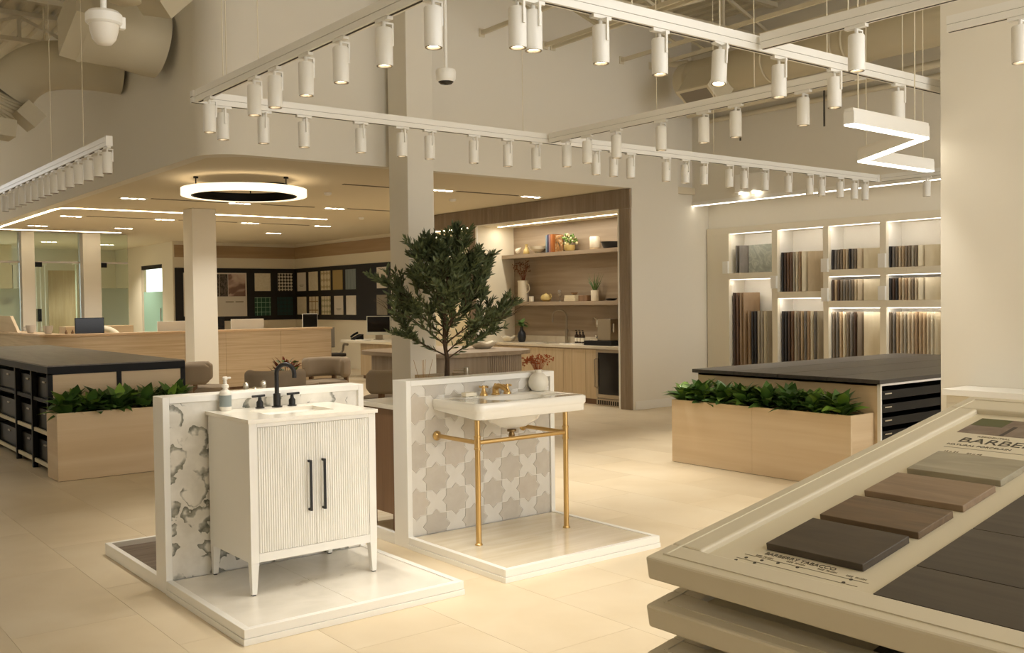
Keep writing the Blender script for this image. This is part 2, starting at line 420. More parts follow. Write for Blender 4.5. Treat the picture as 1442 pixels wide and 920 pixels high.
for k, (x, y0) in enumerate(((7.32, 6.5), (8.34, 5.5), (8.47, 5.9), (9.72, 6.0), (10.3, 6.0))):
    z = 4.87
    t = thing('joist_brace', 'slender steel joist brace fixed to the pale fascia wall', 'steel brace', (x, YF, z), 'steel joist braces on the fascia wall')
    wpart('rod', MB().bar((x, YF-.012, z), (x, y0, z+.04), .035, .05), M_STEEL, t)
    wpart('bracket', MB().box(x-.04, x+.04, YF-.016, YF, z-.05, z+.05), M_STEEL, t)
    wpart('strut', MB().bar((x, YF-1.0, z+.03), (x, YF-.02, ZR-.06), .03, .03), M_STEEL, t)

# ---- round duct with diffuser by the bookcase, and its pipes
t = thing('round_duct', 'large round painted supply duct with a square side diffuser', 'duct', (10.3, 8.9, 4.25))
DX, DZ, DR = 10.45, 4.56, .26
body = MB().lathe([(.02, 0), (.15, .0), (.235, .03), (DR, .08), (DR, 9.6)], n=28)
body.xf(Matrix.Translation((DX, 9.42, DZ)) @ Matrix.Rotation(R(90), 4, 'X'))
wpart('duct_body', body, M_DUCT, t, smooth=True)
for y in (9.2, 7.9, 6.9, 6.75, 5.4):
    b_ = MB().lathe([(DR+.004, -.02), (DR+.012, 0), (DR+.004, .02)], n=28, cap=False); b_.xf(Matrix.Translation((DX, y, DZ)) @ Matrix.Rotation(R(90), 4, 'X'))
    wpart('duct_band', b_, M_DUCT, t, smooth=True)
bx = MB().box(-.2, .2, -.26, .26, -.3, .1); bx.xf(Matrix.Translation((DX-.24, 8.72, DZ-.14)) @ Matrix.Rotation(R(38), 4, 'Y'))
dbx = wpart('diffuser_box', bx, M_DUCT, t)
fr = MB().box(-.21, .21, -.27, .27, -.325, -.3); fr.xf(Matrix.Translation((DX-.24, 8.72, DZ-.14)) @ Matrix.Rotation(R(38), 4, 'Y'))
wpart('diffuser_frame', fr, M_STEEL, t)
gr = MB().box(-.17, .17, -.23, .23, -.329, -.326); gr.xf(Matrix.Translation((DX-.24, 8.72, DZ-.14)) @ Matrix.Rotation(R(38), 4, 'Y'))
wpart('grille', gr, mat('diffuser_mesh', '8d8476', .7), t)
for nm, lab, x, z, r_ in (('ceiling_pipe', 'painted pipe running just under the round duct', 11.05, 4.25, .045), ('ceiling_pipe', 'thin painted conduit below the round duct against the bulkhead', 11.33, 4.17, .035)):
    solo(nm, lab, 'pipe', MB().tube([(x, 9.86, z), (x, 0., z)], r_, 10), M_STEEL, smooth=True)
for (x, y, z) in ((11.2, 7.55, 3.75), (11.2, 8.9, 3.75)):
    solo('drop_rod', 'dark threaded rod hanging from the painted pipe', 'rod', MB().cyl((11.05, y), .012, z, 4.21, 6), mat('dark_rod', '4a4338', .6), 'dark hanger rods near the bulkhead')

# ---- ducts over the left fascia
t = thing('branch_duct', 'fat painted square-to-round duct on the dark side of the fascia', 'duct', (3.4, 11., 4.0))
mb = MB()
sq = []
for i in range(24):
    a = 2*PI*i/24; cx_, sx_ = math.cos(a), math.sin(a); k = 1/max(abs(cx_), abs(sx_)); sq.append((.30*cx_*k, .30*sx_*k))
rot_ = R(38)
sq = [(p*math.cos(rot_)-q*math.sin(rot_), p*math.sin(rot_)+q*math.cos(rot_)) for p, q in sq]
ci = [(.375*math.cos(2*PI*i/24+rot_), .375*math.sin(2*PI*i/24+rot_)) for i in range(24)]
rings = [(-.98, sq), (-.80, sq), (-.40, ci), (-.12, ci), (-.0, [(a*.97, b*.97) for a, b in ci])]
vs = [(a, z, b) for z, ring in rings for a, b in ring]
mb.add(vs, [(j*24+i, j*24+(i+1) % 24, (j+1)*24+(i+1) % 24, (j+1)*24+i) for j in range(4) for i in range(24)]+[tuple(range(24)), tuple(range(96, 120))])
DM = Matrix.Translation((3.745, 11.0, 4.42)) @ Matrix.Rotation(R(10), 4, 'Y') @ Matrix.Rotation(R(-90), 4, 'Z')
mb.xf(DM)
wpart('transition', mb, M_DUCT, t, smooth=True, angle=25)
wpart('seam_band', MB().add([(p*1.02, -.79+dz_, q*1.02) for dz_ in (-.02, .02) for p, q in sq], [(i, (i+1) % 24, 24+(i+1) % 24, 24+i) for i in range(24)]).xf(DM), M_DUCT, t)
t = thing('curved_duct', 'wide curved painted duct turning into a ribbed flexible hose', 'duct', (3.0, 12.9, 3.9))
pts = [(3.81, 12.6, 4.46), (3.4, 12.68, 4.48), (3.0, 12.9, 4.46), (2.78, 13.1, 4.34), (2.66, 13.2, 4.18)]
def smoothpath(p, n=6):
    out = []
    for i in range(len(p)-1):
        a, b, c, d = [Vector(p[max(0, min(len(p)-1, i+k))]) for k in (-1, 0, 1, 2)]
        for j in range(n):
            u = j/n; out.append(.5*((2*b)+(c-a)*u+(2*a-5*b+4*c-d)*u*u+(3*b-a-3*c+d)*u**3))
    out.append(Vector(p[-1])); return out
wpart('duct_elbow', MB().tube(smoothpath(pts), .29, 24), M_DUCT, t, smooth=True)
pf = smoothpath([(2.66, 13.2, 4.18), (2.58, 13.3, 4.02), (2.4, 13.4, 3.9), (2.1, 13.6, 3.82)], 12)
wpart('flexible_hose', MB().tube(pf, [.275+(.014 if i % 2 else 0) for i in range(len(pf))], 20), M_DUCT, t, smooth=True)
for (x, y, z, a) in ((2.82, 13.0, 3.86, 42), (2.5, 12.9, 3.66, 5)):
    b_ = MB().box(-.13, .13, -.2, .2, -.10, .10); b_.xf(Matrix.Translation((x, y, z)) @ Matrix.Rotation(R(a), 4, 'Y'))
    wpart('air_box', b_, M_DUCT, t)
wpart('hanger', MB().cyl((3.0, 12.9), .012, 4.7, ZR, 6).cyl((2.5, 13.2), .012, 3.7, ZR, 6), M_STEEL, t)
t = thing('hanging_can', 'pale cylindrical fitting hanging beside the square duct', 'fixture', (2.76, 9.0, 4.22))
wpart('can_body', MB().lathe([(.09, 0), (.14, .02), (.15, .3), (.15, .7)], (2.76, 9.0, 4.22), 24), M_DUCT, t, smooth=True)
wpart('hanger', MB().cyl((2.76, 9.0), .015, 4.9, ZR, 8), M_STEEL, t)
b_ = MB().box(-.24, .24, -.24, .24, -.2, .2); b_.xf(Matrix.Translation((3.22, 9.5, 4.62)) @ Matrix.Rotation(R(45), 4, 'Y') @ Matrix.Rotation(R(20), 4, 'Z'))
t2 = thing('diffuser_box', 'pale square diffuser box turned on its corner near the fascia', 'diffuser', (3.22, 9.5, 4.3))
wpart('box', b_, M_DUCT, t2)
wpart('hanger', MB().cyl((3.22, 9.5), .015, 4.8, ZR, 8), M_STEEL, t2)

# ---- office zone behind the desk: glass fronts, frosted film, blinds, window
def glass_partition(label, x0, x1, y, film=None, patch=True):
    t = thing('glass_partition', label, 'glass panel', ((x0+x1)/2, y, 0), 'office glass fronts')
    wpart('pane', MB().box(x0, x1, y-.006, y+.006, .01, 2.48), M_GLASS, t)
    wpart('transom_pane', MB().box(x0, x1, y-.006, y+.006, 2.52, ZS), M_GLASS, t)
    wpart('head_rail', MB().box(x0, x1, y-.015, y+.015, 2.48, 2.52), M_STEELB, t)
    if film: wpart('frosted_band', MB().box(x0+.01, x1-.01, y-.010, y-.007, film[0], film[1]), M_FROST, t)
    if patch: wpart('patch_fitting', MB().box(x0, x0+.16, y-.03, y+.03, 2.40, 2.50), M_BLACK, t)
glass_partition('clear glass front beside the slim office pier', 3.4, 4.6, 22.3, (.01, 1.95))
glass_partition('clear glass front between the two office columns', 4.87, 5.78, 22.3, None)
glass_partition('green tinted glass front right of the beige desk column', 6.17, 6.78, 22.3, (.01, 1.95))
t = thing('glass_door', 'frosted green glass door in the corridor wall', 'door', (8.42, 25.6, 0))
wpart('pane', MB().box(8.41, 8.425, 24.82, 26.36, .02, 2.5), M_GLASS, t)
wpart('frosted_band', MB().box(8.398, 8.406, 24.84, 26.34, .02, 1.92), mat('sea_green_film', 'a4cbb8', .5), t)
wpart('head_rail', MB().box(8.37, 8.45, 24.79, 26.39, 2.5, 2.6), M_BLACK, t)
wpart('pull_bar', MB().cyl((8.375, 24.98), .012, .9, 1.5, 8), M_STEELB, t)
t = thing('vertical_blind', 'white vertical slat blind in the glass office', 'blind', (5.75, 27.0, 0))
wpart('head_box', MB().box(5.35, 6.2, 26.95, 27.05, 2.62, 2.70), M_TRIMW2, t)
for i in range(8):
    wpart('slat', MB().bar((5.42+i*.105, 27.0, .0), (5.42+i*.105, 27.0, 2.62), .088, .012), M_TRIMW2, t)
t = thing('vertical_blind', 'pale green lit vertical slat blind behind the beige desk column', 'blind', (6.9, 26.2, 0))
wpart('head_box', MB().box(6.62, 7.25, 26.15, 26.25, 2.62, 2.70), M_TRIMW2, t)
for i in range(6):
    wpart('slat', MB().bar((6.69+i*.1, 26.2, .0), (6.69+i*.1, 26.2, 2.62), .082, .012), mat('pale_green_slat', 'd7e2cf', .6), t)
struct('door_1', MB().box(6.28, 6.95, 27.2, 27.25, 0, 2.5), M_OAKZ)
t = thing('pull_plate', 'dark ribbed pull plate on the white blind', 'handle', (5.88, 26.93, 1.2))
for i in range(3): wpart('bar', MB().box(5.76+i*.1, 5.84+i*.1, 26.90, 26.985, 1.2, 1.52), M_BLACK if i != 1 else M_STEELB, t)
solo('control_panel', 'small black control panel on the office wall', 'control panel', MB().box(5.16, 5.36, 26.93, 26.98, 1.66, 1.8), M_BLACK)
struct('wall_office_pier', MB().box(4.95, 5.40, 26.98, 27.2, 0, ZS), M_CREAM)
w1 = struct('window_1', MB().box(2.6, 4.75, 27.4, 27.45, .9, 2.75), mat('daylight_pane', 'dcecf0', .2, emit=(.72, .9, 1.), es=1.6))
for x in (2.6, 3.3, 4.0, 4.72): obj('window_mullion', MB().box(x-.03, x+.03, 27.34, 27.40, .9, 2.75), M_TRIMW2, w1)

# ================================================================ LIGHTING FIXTURES
# ---- recessed clusters of three in the low ceiling
def cluster(x, y, label):
    t = thing('recessed_downlight', label, 'downlight', (x, y, ZS-.012), 'recessed three-lamp downlights')
    wpart('trim_plate', MB().box(x-.19, x+.19, y-.07, y+.07, ZS-.006, ZS+.002), M_TRIMW2, t)
    for k in (-1, 0, 1): wpart('lens', MB().cyl((x+.12*k, y), .048, ZS-.010, ZS-.006, 16), M_GLOWC, t)
    spot('cluster_light', (0, 0, -.03), t, CLUSTER_W*(2. if y > 25 else 1.), 120, .8)  # stronger in the added office fixtures
for x, y in ((4.57, 14.7), (4.57, 18.1), (4.57, 20.5), (6.14, 14.6), (6.14, 18.), (6.14, 20.4), (7.77, 14.6), (7.77, 18.), (9.3, 18.), (9.3, 20.3), (7.8, 11.5), (9.4, 11.5)):
    wh = 'near the kitchen wall' if y < 12 else ('in the row nearest the ring pendant' if y < 15 else ('over the reception desk' if y < 19 else 'in the row before the sample boards'))
    cluster(x, y, 'recessed three-lamp downlight '+wh)
for x, y in ((4.4, 25.2), (5.9, 25.4), (7.4, 26.0)):  # unseen fixtures, added to brighten the office zone
    cluster(x, y, 'added unseen three-lamp downlight brightening the glass offices')
# ---- dark linear slots
M_SLOT = mat('slot_shadow', '6f6450', .8)
for k, (x0, x1, y) in enumerate(((4.8, 5.95, 14.62), (6.5, 7.4, 14.6), (7.98, 9.6, 14.55), (4.8, 5.92, 18.), (6.4, 7.5, 18.), (8.0, 9.0, 18.), (6.3, 7.5, 11.6), (8.05, 9.15, 11.5))):
    solo('slot_diffuser', 'thin dark linear slot between recessed downlights', 'air slot', MB().box(x0, x1, y-.03, y+.03, ZS-.004, ZS+.002), M_SLOT, 'linear slots in the low ceiling')
for x, y in ((6.6, 12.6), (8.6, 12.4), (9.0, 15.9)):
    t = thing('smoke_detector', 'small round detector on the low ceiling', 'detector', (x, y, ZS-.04), 'ceiling detectors')
    wpart('body', MB().lathe([(.03, 0), (.05, .012), (.055, .04)], (x, y, ZS-.04), 16), M_TRIMW2, t, smooth=True)
# ---- recessed LED lines
def led_line(label, pts, w=.045):
    t = thing('led_line', label, 'light strip', pts[0][:2]+(ZS-.01,), 'recessed light lines')
    for a, b in zip(pts[:-1], pts[1:]):
        wpart('diffuser', MB().bar((a[0], a[1], ZS-.003), (b[0], b[1], ZS-.003), w, .008), M_LED, t)
led_line('recessed light line turning the corner above the desk', [(4.04, 21.6), (4.04, 16.95), (4.07, 16.78), (4.15, 16.67), (4.3, 16.63), (5.98, 16.6)])
led_line('straight recessed light line behind the lounge column', [(6.3, 16.6), (8.65, 16.57)])
led_line('recessed light line running before the office columns', [(4.04, 21.72), (6.47, 21.70)])

# ---- ring pendant
cx, cy, zr = 5.05, 11.85, 2.965
t = thing('ring_pendant', 'large round ring pendant, glowing outside and black inside', 'pendant lamp', (cx, cy, zr-.05))
def ring(r0_, r1_, z0, z1, n=64):
    mb = MB(); vs = []
    for r_, z in ((r0_, z0), (r1_, z0), (r1_, z1), (r0_, z1)):
        vs += [(cx+r_*math.cos(2*PI*i/n), cy+r_*math.sin(2*PI*i/n), z) for i in range(n)]
    return mb.add(vs, [(j*n+i, j*n+(i+1) % n, ((j+1) % 4)*n+(i+1) % n, ((j+1) % 4)*n+i) for j in range(4) for i in range(n)])
M_RING = mat('ring_glow', 'fff0d2', .4, emit=(1., .80, .54), es=1.25)
wpart('light_ring', ring(.645, .765, zr-.05, zr+.035), M_RING, t, smooth=True)
wpart('inner_band', ring(.615, .645, zr-.05, zr+.055), M_BLACK, t, smooth=True)
for a in (60, 180, 300):
    px, py = cx+.62*math.cos(R(a)), cy+.62*math.sin(R(a))
    wpart('cable', MB().cyl((px, py), .008, zr+.05, ZS, 6), M_BLACK, t)
    wpart('cable_mount', MB().cyl((px, py), .03, ZS-.02, ZS, 12), M_BLACK, t)
wpart('canopy', MB().cyl((cx+.5, cy+.2), .16, ZS-.05, ZS, 24), M_BLACK, t)

# ---- track rails (one level) and spotlights
ZT = 3.0
RAILS = {}
def rail(key, p, q, label, cable_pts=()):
    (x0, y0), (x1, y1) = p, q
    t = thing('track_rail', label, 'track rail', ((x0+x1)/2, (y0+y1)/2, ZT-.045), 'white ceiling track rails')
    wpart('upper_profile', MB().bar((x0, y0, ZT+.02), (x1, y1, ZT+.02), .052, .044), M_TRIMW, t)
    wpart('lower_profile', MB().bar((x0, y0, ZT-.022), (x1, y1, ZT-.022), .046, .036), M_TRIMW, t)
    wpart('groove', MB().bar((x0, y0, ZT-.001), (x1, y1, ZT-.001), .040, .007), mat('track_groove', '6a5f4c', .7), t)
    wpart('slot', MB().bar((x0, y0, ZT-.0405), (x1, y1, ZT-.0405), .014, .002), mat('track_slot', '3a342a', .7), t)
    wpart('end_cap', MB().box(x1-.028, x1+.028, y1-.028, y1+.028, ZT-.044, ZT+.046), M_TRIMW, t)
    for (x, y) in cable_pts:
        wpart('hanging_wire', MB().cyl((x, y), .0035, ZT+.042, ZR, 6), M_STEEL, t)
rail('B1', (2.555, 6.74), (2.555, 3.66), 'white track rail over the vanity, ending at the fascia corner', ((2.555, 6.25), (2.555, 5.75)))
rail('B2', (2.52, 6.79), (11.02, 6.79), 'long white track rail running past the hall column', ((2.75, 6.79), (5.47, 6.79), (8.0, 6.79)))
rail('B3', (5.745, 6.735), (5.745, 3.66), 'white track rail joining the two long rails', ((5.745, 5.45), (5.745, 4.5)))
rail('C', (2.52, 3.60), (8.6, 3.60), 'near white track rail passing under the roof trusses', ((3.62, 3.60), (4.3, 3.6), (5.3, 3.60), (6.15, 3.6)))
rail('D', (4.605, 3.545), (4.605, 1.9), 'short white branch rail above the steel duct', ((4.605, 3.0),))
rail('F', (11.05, 6.735), (11.05, 3.), 'white track rail in front of the bulkhead light line', ((11.05, 4.5),))
rail('G', (2.60, 30.-14.6), (2.60, 9.02), 'white track rail with a dense row of lamps beside the dark fascia', ((2.60, 9.8), (2.60, 11.0)))
rail('E', (5.14, 2.74), (5.14, 1.4), 'white track rail in front of the plain pillar')

LAMP = {}
def lamp_proto(lit):
    t = thing('track_spotlight', 'white cylinder spotlight', 'spotlight')
    hz, r_ = .185, .0425
    obj('housing', MB().lathe([(r_*.80, -.258), (r_*.84, -.274), (r_*.96, -.275), (r_, -.268), (r_, -.275+hz-.008), (r_*.9, -.275+hz)], n=24), M_TRIMW, t, smooth=True)
    obj('bezel', MB().lathe([(r_*.74, -.2600), (r_*.79, -.2765), (r_*.93, -.2775), (r_*.95, -.2752)], n=24, cap=False), M_STEELB, t, smooth=True)
    obj('lens', MB().cyl((0, 0), r_*.76, -.2640, -.2585, 20), M_GLOW if lit else M_OFFLENS, t)
    obj('arm', MB().box(-.006, .006, -r_-.010, -r_-.001, -.17, -.058).box(-.006, .006, -r_-.010, .0, -.066, -.058), M_TRIMW, t)
    obj('pivot', MB().cyl((0, 0), .009, -.095, -.058, 10), M_TRIMW, t)
    obj('adapter', MB().box(-.06, .06, -.016, .016, -.058, -.041), M_TRIMW, t)
    if lit: spot('lamp_light', (0, 0, -.285), t, SPOT_W, 66, .8)
    return t
protos = {}
def lamp(x, y, along, label, lit=True, tilt=None):
    if lit not in protos:
        t = protos[lit] = lamp_proto(lit)
    else: t = copy_tree(protos[lit])
    t.location = (x, y, ZT); t.rotation_euler = (0, 0, 0 if along == 'X' else PI/2)
    if tilt: t.rotation_euler = (tilt[0], tilt[1], t.rotation_euler[2])
    t['label'] = label; t['group'] = label
    return t
def px_ray(px, py):
    d = rt*((px-721)/F_PX)-up*((py-460)/F_PX)+fw
    return d
def lamps_x(y, xs, label, lit=True, zc=ZT-.18):
    """lamps on a rail parallel to X at depth y, given by the pixel column they hang in"""
    for px, py in xs:
        d = px_ray(px, py); lamp(d.x*y/d.y, y, 'X', label, lit)
def lamps_y(x, ys, label, lit=True):
    for px, py in ys:
        d = px_ray(px, py); lamp(x, d.y*x/d.x, 'Y', label, lit)
lamps_y(2.555, [(295, 165), (358, 137), (387, 124), (431, 107), (480, 87), (541, 60), (610, 32)], 'white cylinder spotlight on the rail over the vanity')
lamps_x(6.79, [(314, 173), (371, 179), (428, 184), (508, 191), (566, 196), (605, 200), (667, 208), (715, 212), (755, 216), (839, 226), (864, 228), (888, 230),
               (938, 236), (965, 238), (991, 241), (1027, 245), (1048, 247), (1077, 251), (1110, 254), (1140, 257), (1157, 259), (1183, 262), (1203, 265), (1218, 266)],
        'white cylinder spotlight on the long rail past the hall column')
lamps_y(5.745, [(798, 216), (827, 210), (868, 202), (931, 190), (991, 179), (1036, 171), (1131, 153)], 'white cylinder spotlight on the rail joining the long rails')
lamps_x(3.60, [(728, -14), (751, 36), (846, 55), (929, 73), (1097, 103), (1175, 118), (1265, 140)], 'white cylinder spotlight on the near rail under the trusses')
d = px_ray(1015, 92); lamp(d.x*3.6/d.y, 3.6, 'X', 'tilted white spotlight on the near rail under the trusses', True, (R(-4), R(9), 0))
lamps_y(4.605, [(1206, 65)], 'white cylinder spotlight on the short branch rail')
lamps_y(11.05, [(1305, 260)], 'white cylinder spotlight on the rail before the bulkhead')
lamps_y(5.14, [(1437, 18)], 'white cylinder spotlight hanging in front of the plain pillar')
lamps_y(2.60, [(x_, 268-.45*x_) for x_ in (7, 16, 25, 31.5, 40.6, 49, 58.5, 67, 75.6, 86, 97.5, 109.6, 123.5, 138, 150.4)],
        'unlit white spotlight in the dense row beside the dark fascia', False)

# ---- zigzag pendant
zz = 2.6
t = thing('zigzag_pendant', 'white zigzag linear pendant with glowing underside', 'pendant lamp', (6.5, 4.0, zz))
Z = [(5.36, 3.49), (6.265, 3.51), (6.90, 4.38), (7.95, 4.40)]
for a, b in zip(Z[:-1], Z[1:]):
    wpart('profile', MB().bar((a[0], a[1], zz+.045), (b[0], b[1], zz+.045), .07, .075), M_TRIMW, t)
    wpart('top_channel', MB().bar((a[0], a[1], zz+.093), (b[0], b[1], zz+.093), .06, .018), M_TRIMW2, t)
    wpart('diffuser', MB().bar((a[0], a[1], zz+.003), (b[0], b[1], zz+.003), .066, .009), M_LEDW, t)
for x, y in (Z[0][0]+.1, Z[0][1]), (Z[1][0]-.12, Z[1][1]), (Z[2][0]-.05, Z[2][1]-.07), (Z[3][0]-.12, Z[3][1]):
    wpart('hanging_wire', MB().cyl((x, y), .004, zz+.1, ZR, 6), M_STEEL, t)

# ---- light line under the bulkhead, twin emergency light above it
t = thing('cove_light', 'long glowing light line along the bulkhead bottom', 'light strip', (11.39, 5.0, 2.95))
wpart('channel', MB().box(11.36, 11.40, 0., 10.07, 2.955, 3.01), M_TRIMW2, t)
wpart('diffuser', MB().box(11.37, 11.40, 0., 10.07, 2.946, 2.955), M_LEDW, t)
t = thing('emergency_light', 'twin-head emergency light box on the bulkhead', 'emergency light', (11.33, 8.9, 3.06))
wpart('box', MB().box(11.28, 11.38, 8.72, 9.2, 3.06, 3.32), M_TRIMW2, t, bevel=.01)
for y in (8.85, 9.08): wpart('lamp_head', MB().cyl((11.31, y), .05, 3.035, 3.06, 14), M_LEDW, t)

# ---- cameras on drop poles
t = thing('dome_camera', 'white dome camera on a drop pole beside the left ducts', 'camera', (1.45, 5.06, 2.82))
c0 = (1.45, 5.06, 2.83)
wpart('mount_ring', MB().lathe([(.075, .10), (.085, .11), (.085, .15), (.07, .165), (.03, .17)], c0, 24), M_TRIMW, t, smooth=True)
wpart('dome', MB().lathe([(.012, .0), (.035, .006), (.055, .03), (.066, .07), (.07, .10)], c0, 24), M_PLASTIC, t, smooth=True)
wpart('bracket', MB().box(c0[0]+.07, c0[0]+.1, c0[1]-.02, c0[1]+.02, c0[2]+.09, c0[2]+.15), M_TRIMW, t, bevel=.005)
wpart('pole', MB().cyl(c0[:2], .015, 3.0, ZR, 10), M_TRIMW, t, smooth=True)
t = thing('dome_camera', 'white dome camera with dark eye on a pole by the hall column', 'camera', (4.0, 5.83, 3.06))
c0 = (4.0, 5.83, 3.115)
wpart('mount_ring', MB().lathe([(.055, .0), (.07, .02), (.072, .07), (.066, .085)], c0, 24), M_TRIMW, t, smooth=True)
wpart('dome', MB().lathe([(.012, -.02), (.04, -.015), (.055, .0)], c0, 24), M_SCREEN, t, smooth=True)
wpart('pole', MB().cyl(c0[:2], .013, c0[2]+.08, ZR, 10), M_TRIMW, t, smooth=True)
t = thing('sprinkler_pipe', 'painted sprinkler elbow pipe near the fascia end', 'pipe', (10.4, 9.6, 4.9))
wpart('elbow', MB().tube(smoothpath([(10.4, 9.0, 5.3), (10.4, 9.5, 5.3), (10.4, 9.66, 5.22), (10.4, 9.66, 4.95), (10.45, 9.6, 4.86), (10.55, 9.4, 4.86)]), .04, 12), M_STEEL, t, smooth=True)
wpart('sprinkler_head', MB().cyl((10.55, 9.42), .02, 4.76, 4.86, 8), M_STEEL, t)

# ================================================================ BATH DISPLAYS
PH = .074
def platform(root, x0, x1, y0, y1, name='platform', two=True, tile_mat=None, tiles=None, lip=.035, inset=.006):
    """white plinth: lower course, upper lip frame, tiles laid inside the lip"""
    if two:
        wpart(name+'_base', MB().box(x0-.004, x1+.004, y0-.004, y1, 0, .030), M_TRIMW, root, bevel=.002)
    z0 = .0315 if two else 0
    wpart(name+'_lip', MB().box(x0, x1, y0, y0+lip, z0, PH).box(x0, x0+lip, y0+lip, y1, z0, PH).box(x1-lip, x1, y0+lip, y1, z0, PH), M_TRIMW, root, bevel=.002)
    core = wpart(name+'_core', MB().box(x0+lip, x1-lip, y0+lip, y1, z0, PH-.018), M_TRIMW2, root)
    nx, ny = tiles
    w = (x1-x0-2*lip)/nx; h = (y1-y0-lip)/ny
    for i in range(nx):
        for j in range(ny):
            a = x0+lip+i*w; b = y0+lip+j*h
            wpart('floor_tile', MB().box(a+.001, a+w-.001, b+.001, b+h-.001, PH-.018, PH-inset), tile_mat, root)
def disp_wall(root, x0, x1, y0, y1, z1, fr=.036):
    """framed partition: outer white frame and a core; the face panel is recessed on the front"""
    wpart('wall_frame', MB().box(x0, x0+fr, y0, y1, 0, z1).box(x1-fr, x1, y0, y1, 0, z1).box(x0+fr, x1-fr, y0, y1, z1-fr, z1), M_TRIMW, root, bevel=.003)
    wpart('wall_core', MB().box(x0+fr, x1-fr, y0+.026, y1-.026, 0, z1-fr), M_TRIMW2, root)

# floral marble slab of the first display
def floral_mat():
    m, n, l, b = base_mat('floral_marble')
    tc = n.new('ShaderNodeTexCoord'); mp = n.new('ShaderNodeMapping'); mp.inputs['Scale'].default_value = (1, 0, 1)
    l.new(tc.outputs['Object'], mp.inputs['Vector'])
    nz = n.new('ShaderNodeTexNoise'); nz.inputs['Scale'].default_value = 9.; nz.inputs['Detail'].default_value = 3.
    l.new(mp.outputs['Vector'], nz.inputs['Vector'])
    mx = n.new('ShaderNodeVectorMath'); mx.operation = 'MULTIPLY_ADD'; mx.inputs[1].default_value = (.20, 0, .20)
    l.new(nz.outputs['Color'], mx.inputs[0]); l.new(mp.outputs['Vector'], mx.inputs[2])
    vo = n.new('ShaderNodeTexVoronoi'); vo.inputs['Scale'].default_value = 7.5
    l.new(mx.outputs['Vector'], vo.inputs['Vector'])
    # petal rims: a thin band of the distance to the cell centre, broken up by a second noise
    band = n.new('ShaderNodeValToRGB'); e = band.color_ramp.elements
    e[0].position, e[0].color = .36, (0, 0, 0, 1); e[1].position, e[1].color = .57, (0, 0, 0, 1)
    for p, v in ((.45, .75), (.555, 1)): k = e.new(p); k.color = (v, v, v, 1)
    l.new(vo.outputs['Distance'], band.inputs['Fac'])
    n2 = n.new('ShaderNodeTexNoise'); n2.inputs['Scale'].default_value = 7.; n2.inputs['Detail'].default_value = 2.
    l.new(mx.outputs['Vector'], n2.inputs['Vector'])
    cut = n.new('ShaderNodeValToRGB'); e = cut.color_ramp.elements
    e[0].position, e[0].color = .43, (0, 0, 0, 1); e[1].position, e[1].color = .49, (1, 1, 1, 1)
    l.new(n2.outputs['Fac'], cut.inputs['Fac'])
    mu = n.new('ShaderNodeMath'); mu.operation = 'MULTIPLY'
    l.new(band.outputs['Color'], mu.inputs[0]); l.new(cut.outputs['Color'], mu.inputs[1])
    n3 = n.new('ShaderNodeTexNoise'); n3.inputs['Scale'].default_value = 30.; n3.inputs['Detail'].default_value = 5.
    l.new(mp.outputs['Vector'], n3.inputs['Vector'])
    grn = n.new('ShaderNodeValToRGB'); e = grn.color_ramp.elements
    e[0].position, e[0].color = .3, lin('44483d'); e[1].position, e[1].color = .7, lin('a09c8b')
    l.new(n3.outputs['Fac'], grn.inputs['Fac'])
    bg = n.new('ShaderNodeValToRGB'); e = bg.color_ramp.elements
    e[0].position, e[0].color = .35, lin('dcd6c9'); e[1].position, e[1].color = .65, lin('eee9de')
    l.new(nz.outputs['Fac'], bg.inputs['Fac'])
    mix = n.new('ShaderNodeMix'); mix.data_type = 'RGBA'
    l.new(mu.outputs['Value'], mix.inputs['Factor']); l.new(bg.outputs['Color'], mix.inputs['A']); l.new(grn.outputs['Color'], mix.inputs['B'])
    l.new(mix.outputs['Result'], b.inputs['Base Color']); b.inputs['Roughness'].default_value = .25
    return m
M_FLORAL = floral_mat()
M_REARW = wood('rear_plank', '54463a', '64564a', '75675a', 'X', 24., .45, .05, .1, True)

# ---- display one
X0, X1 = 1.775, 2.995
D1 = thing('bath_display', 'white two-sided display plinth with floral marble partition', 'display stand', ((X0+X1)/2, 5.3, 0))
platform(D1, X0, X1, 4.265, 5.30, tile_mat=M_MARB, tiles=(2, 1))
disp_wall(D1, X0, X1, 5.30, 5.458, 1.06)
wpart('panel_slab', MB().box(X0+.036, 2.415, 5.316, 5.326, PH-.006, 1.024), M_FLORAL, D1)
wpart('panel_slab', MB().box(2.4165, X1-.036, 5.316, 5.326, PH-.006, 1.024), M_FLORAL, D1)
rp = MB().box(X0, X0+.03, 5.458, 6.42, 0, PH).box(X0+.03, X1, 6.39, 6.42, 0, PH).box(X1-.03, X1, 5.458, 6.39, 0, PH)
wpart('rear_lip', rp, M_TRIMW, D1, bevel=.002)
wpart('rear_core', MB().box(X0+.03, X1-.03, 5.458, 6.39, 0, .03), M_TRIMW2, D1)
for i in range(6):
    y = 5.46+i*.155
    wpart('rear_plank', MB().box(X0+.031, X1-.031, y, min(y+.153, 6.389), .03, .042), M_REARW, D1)

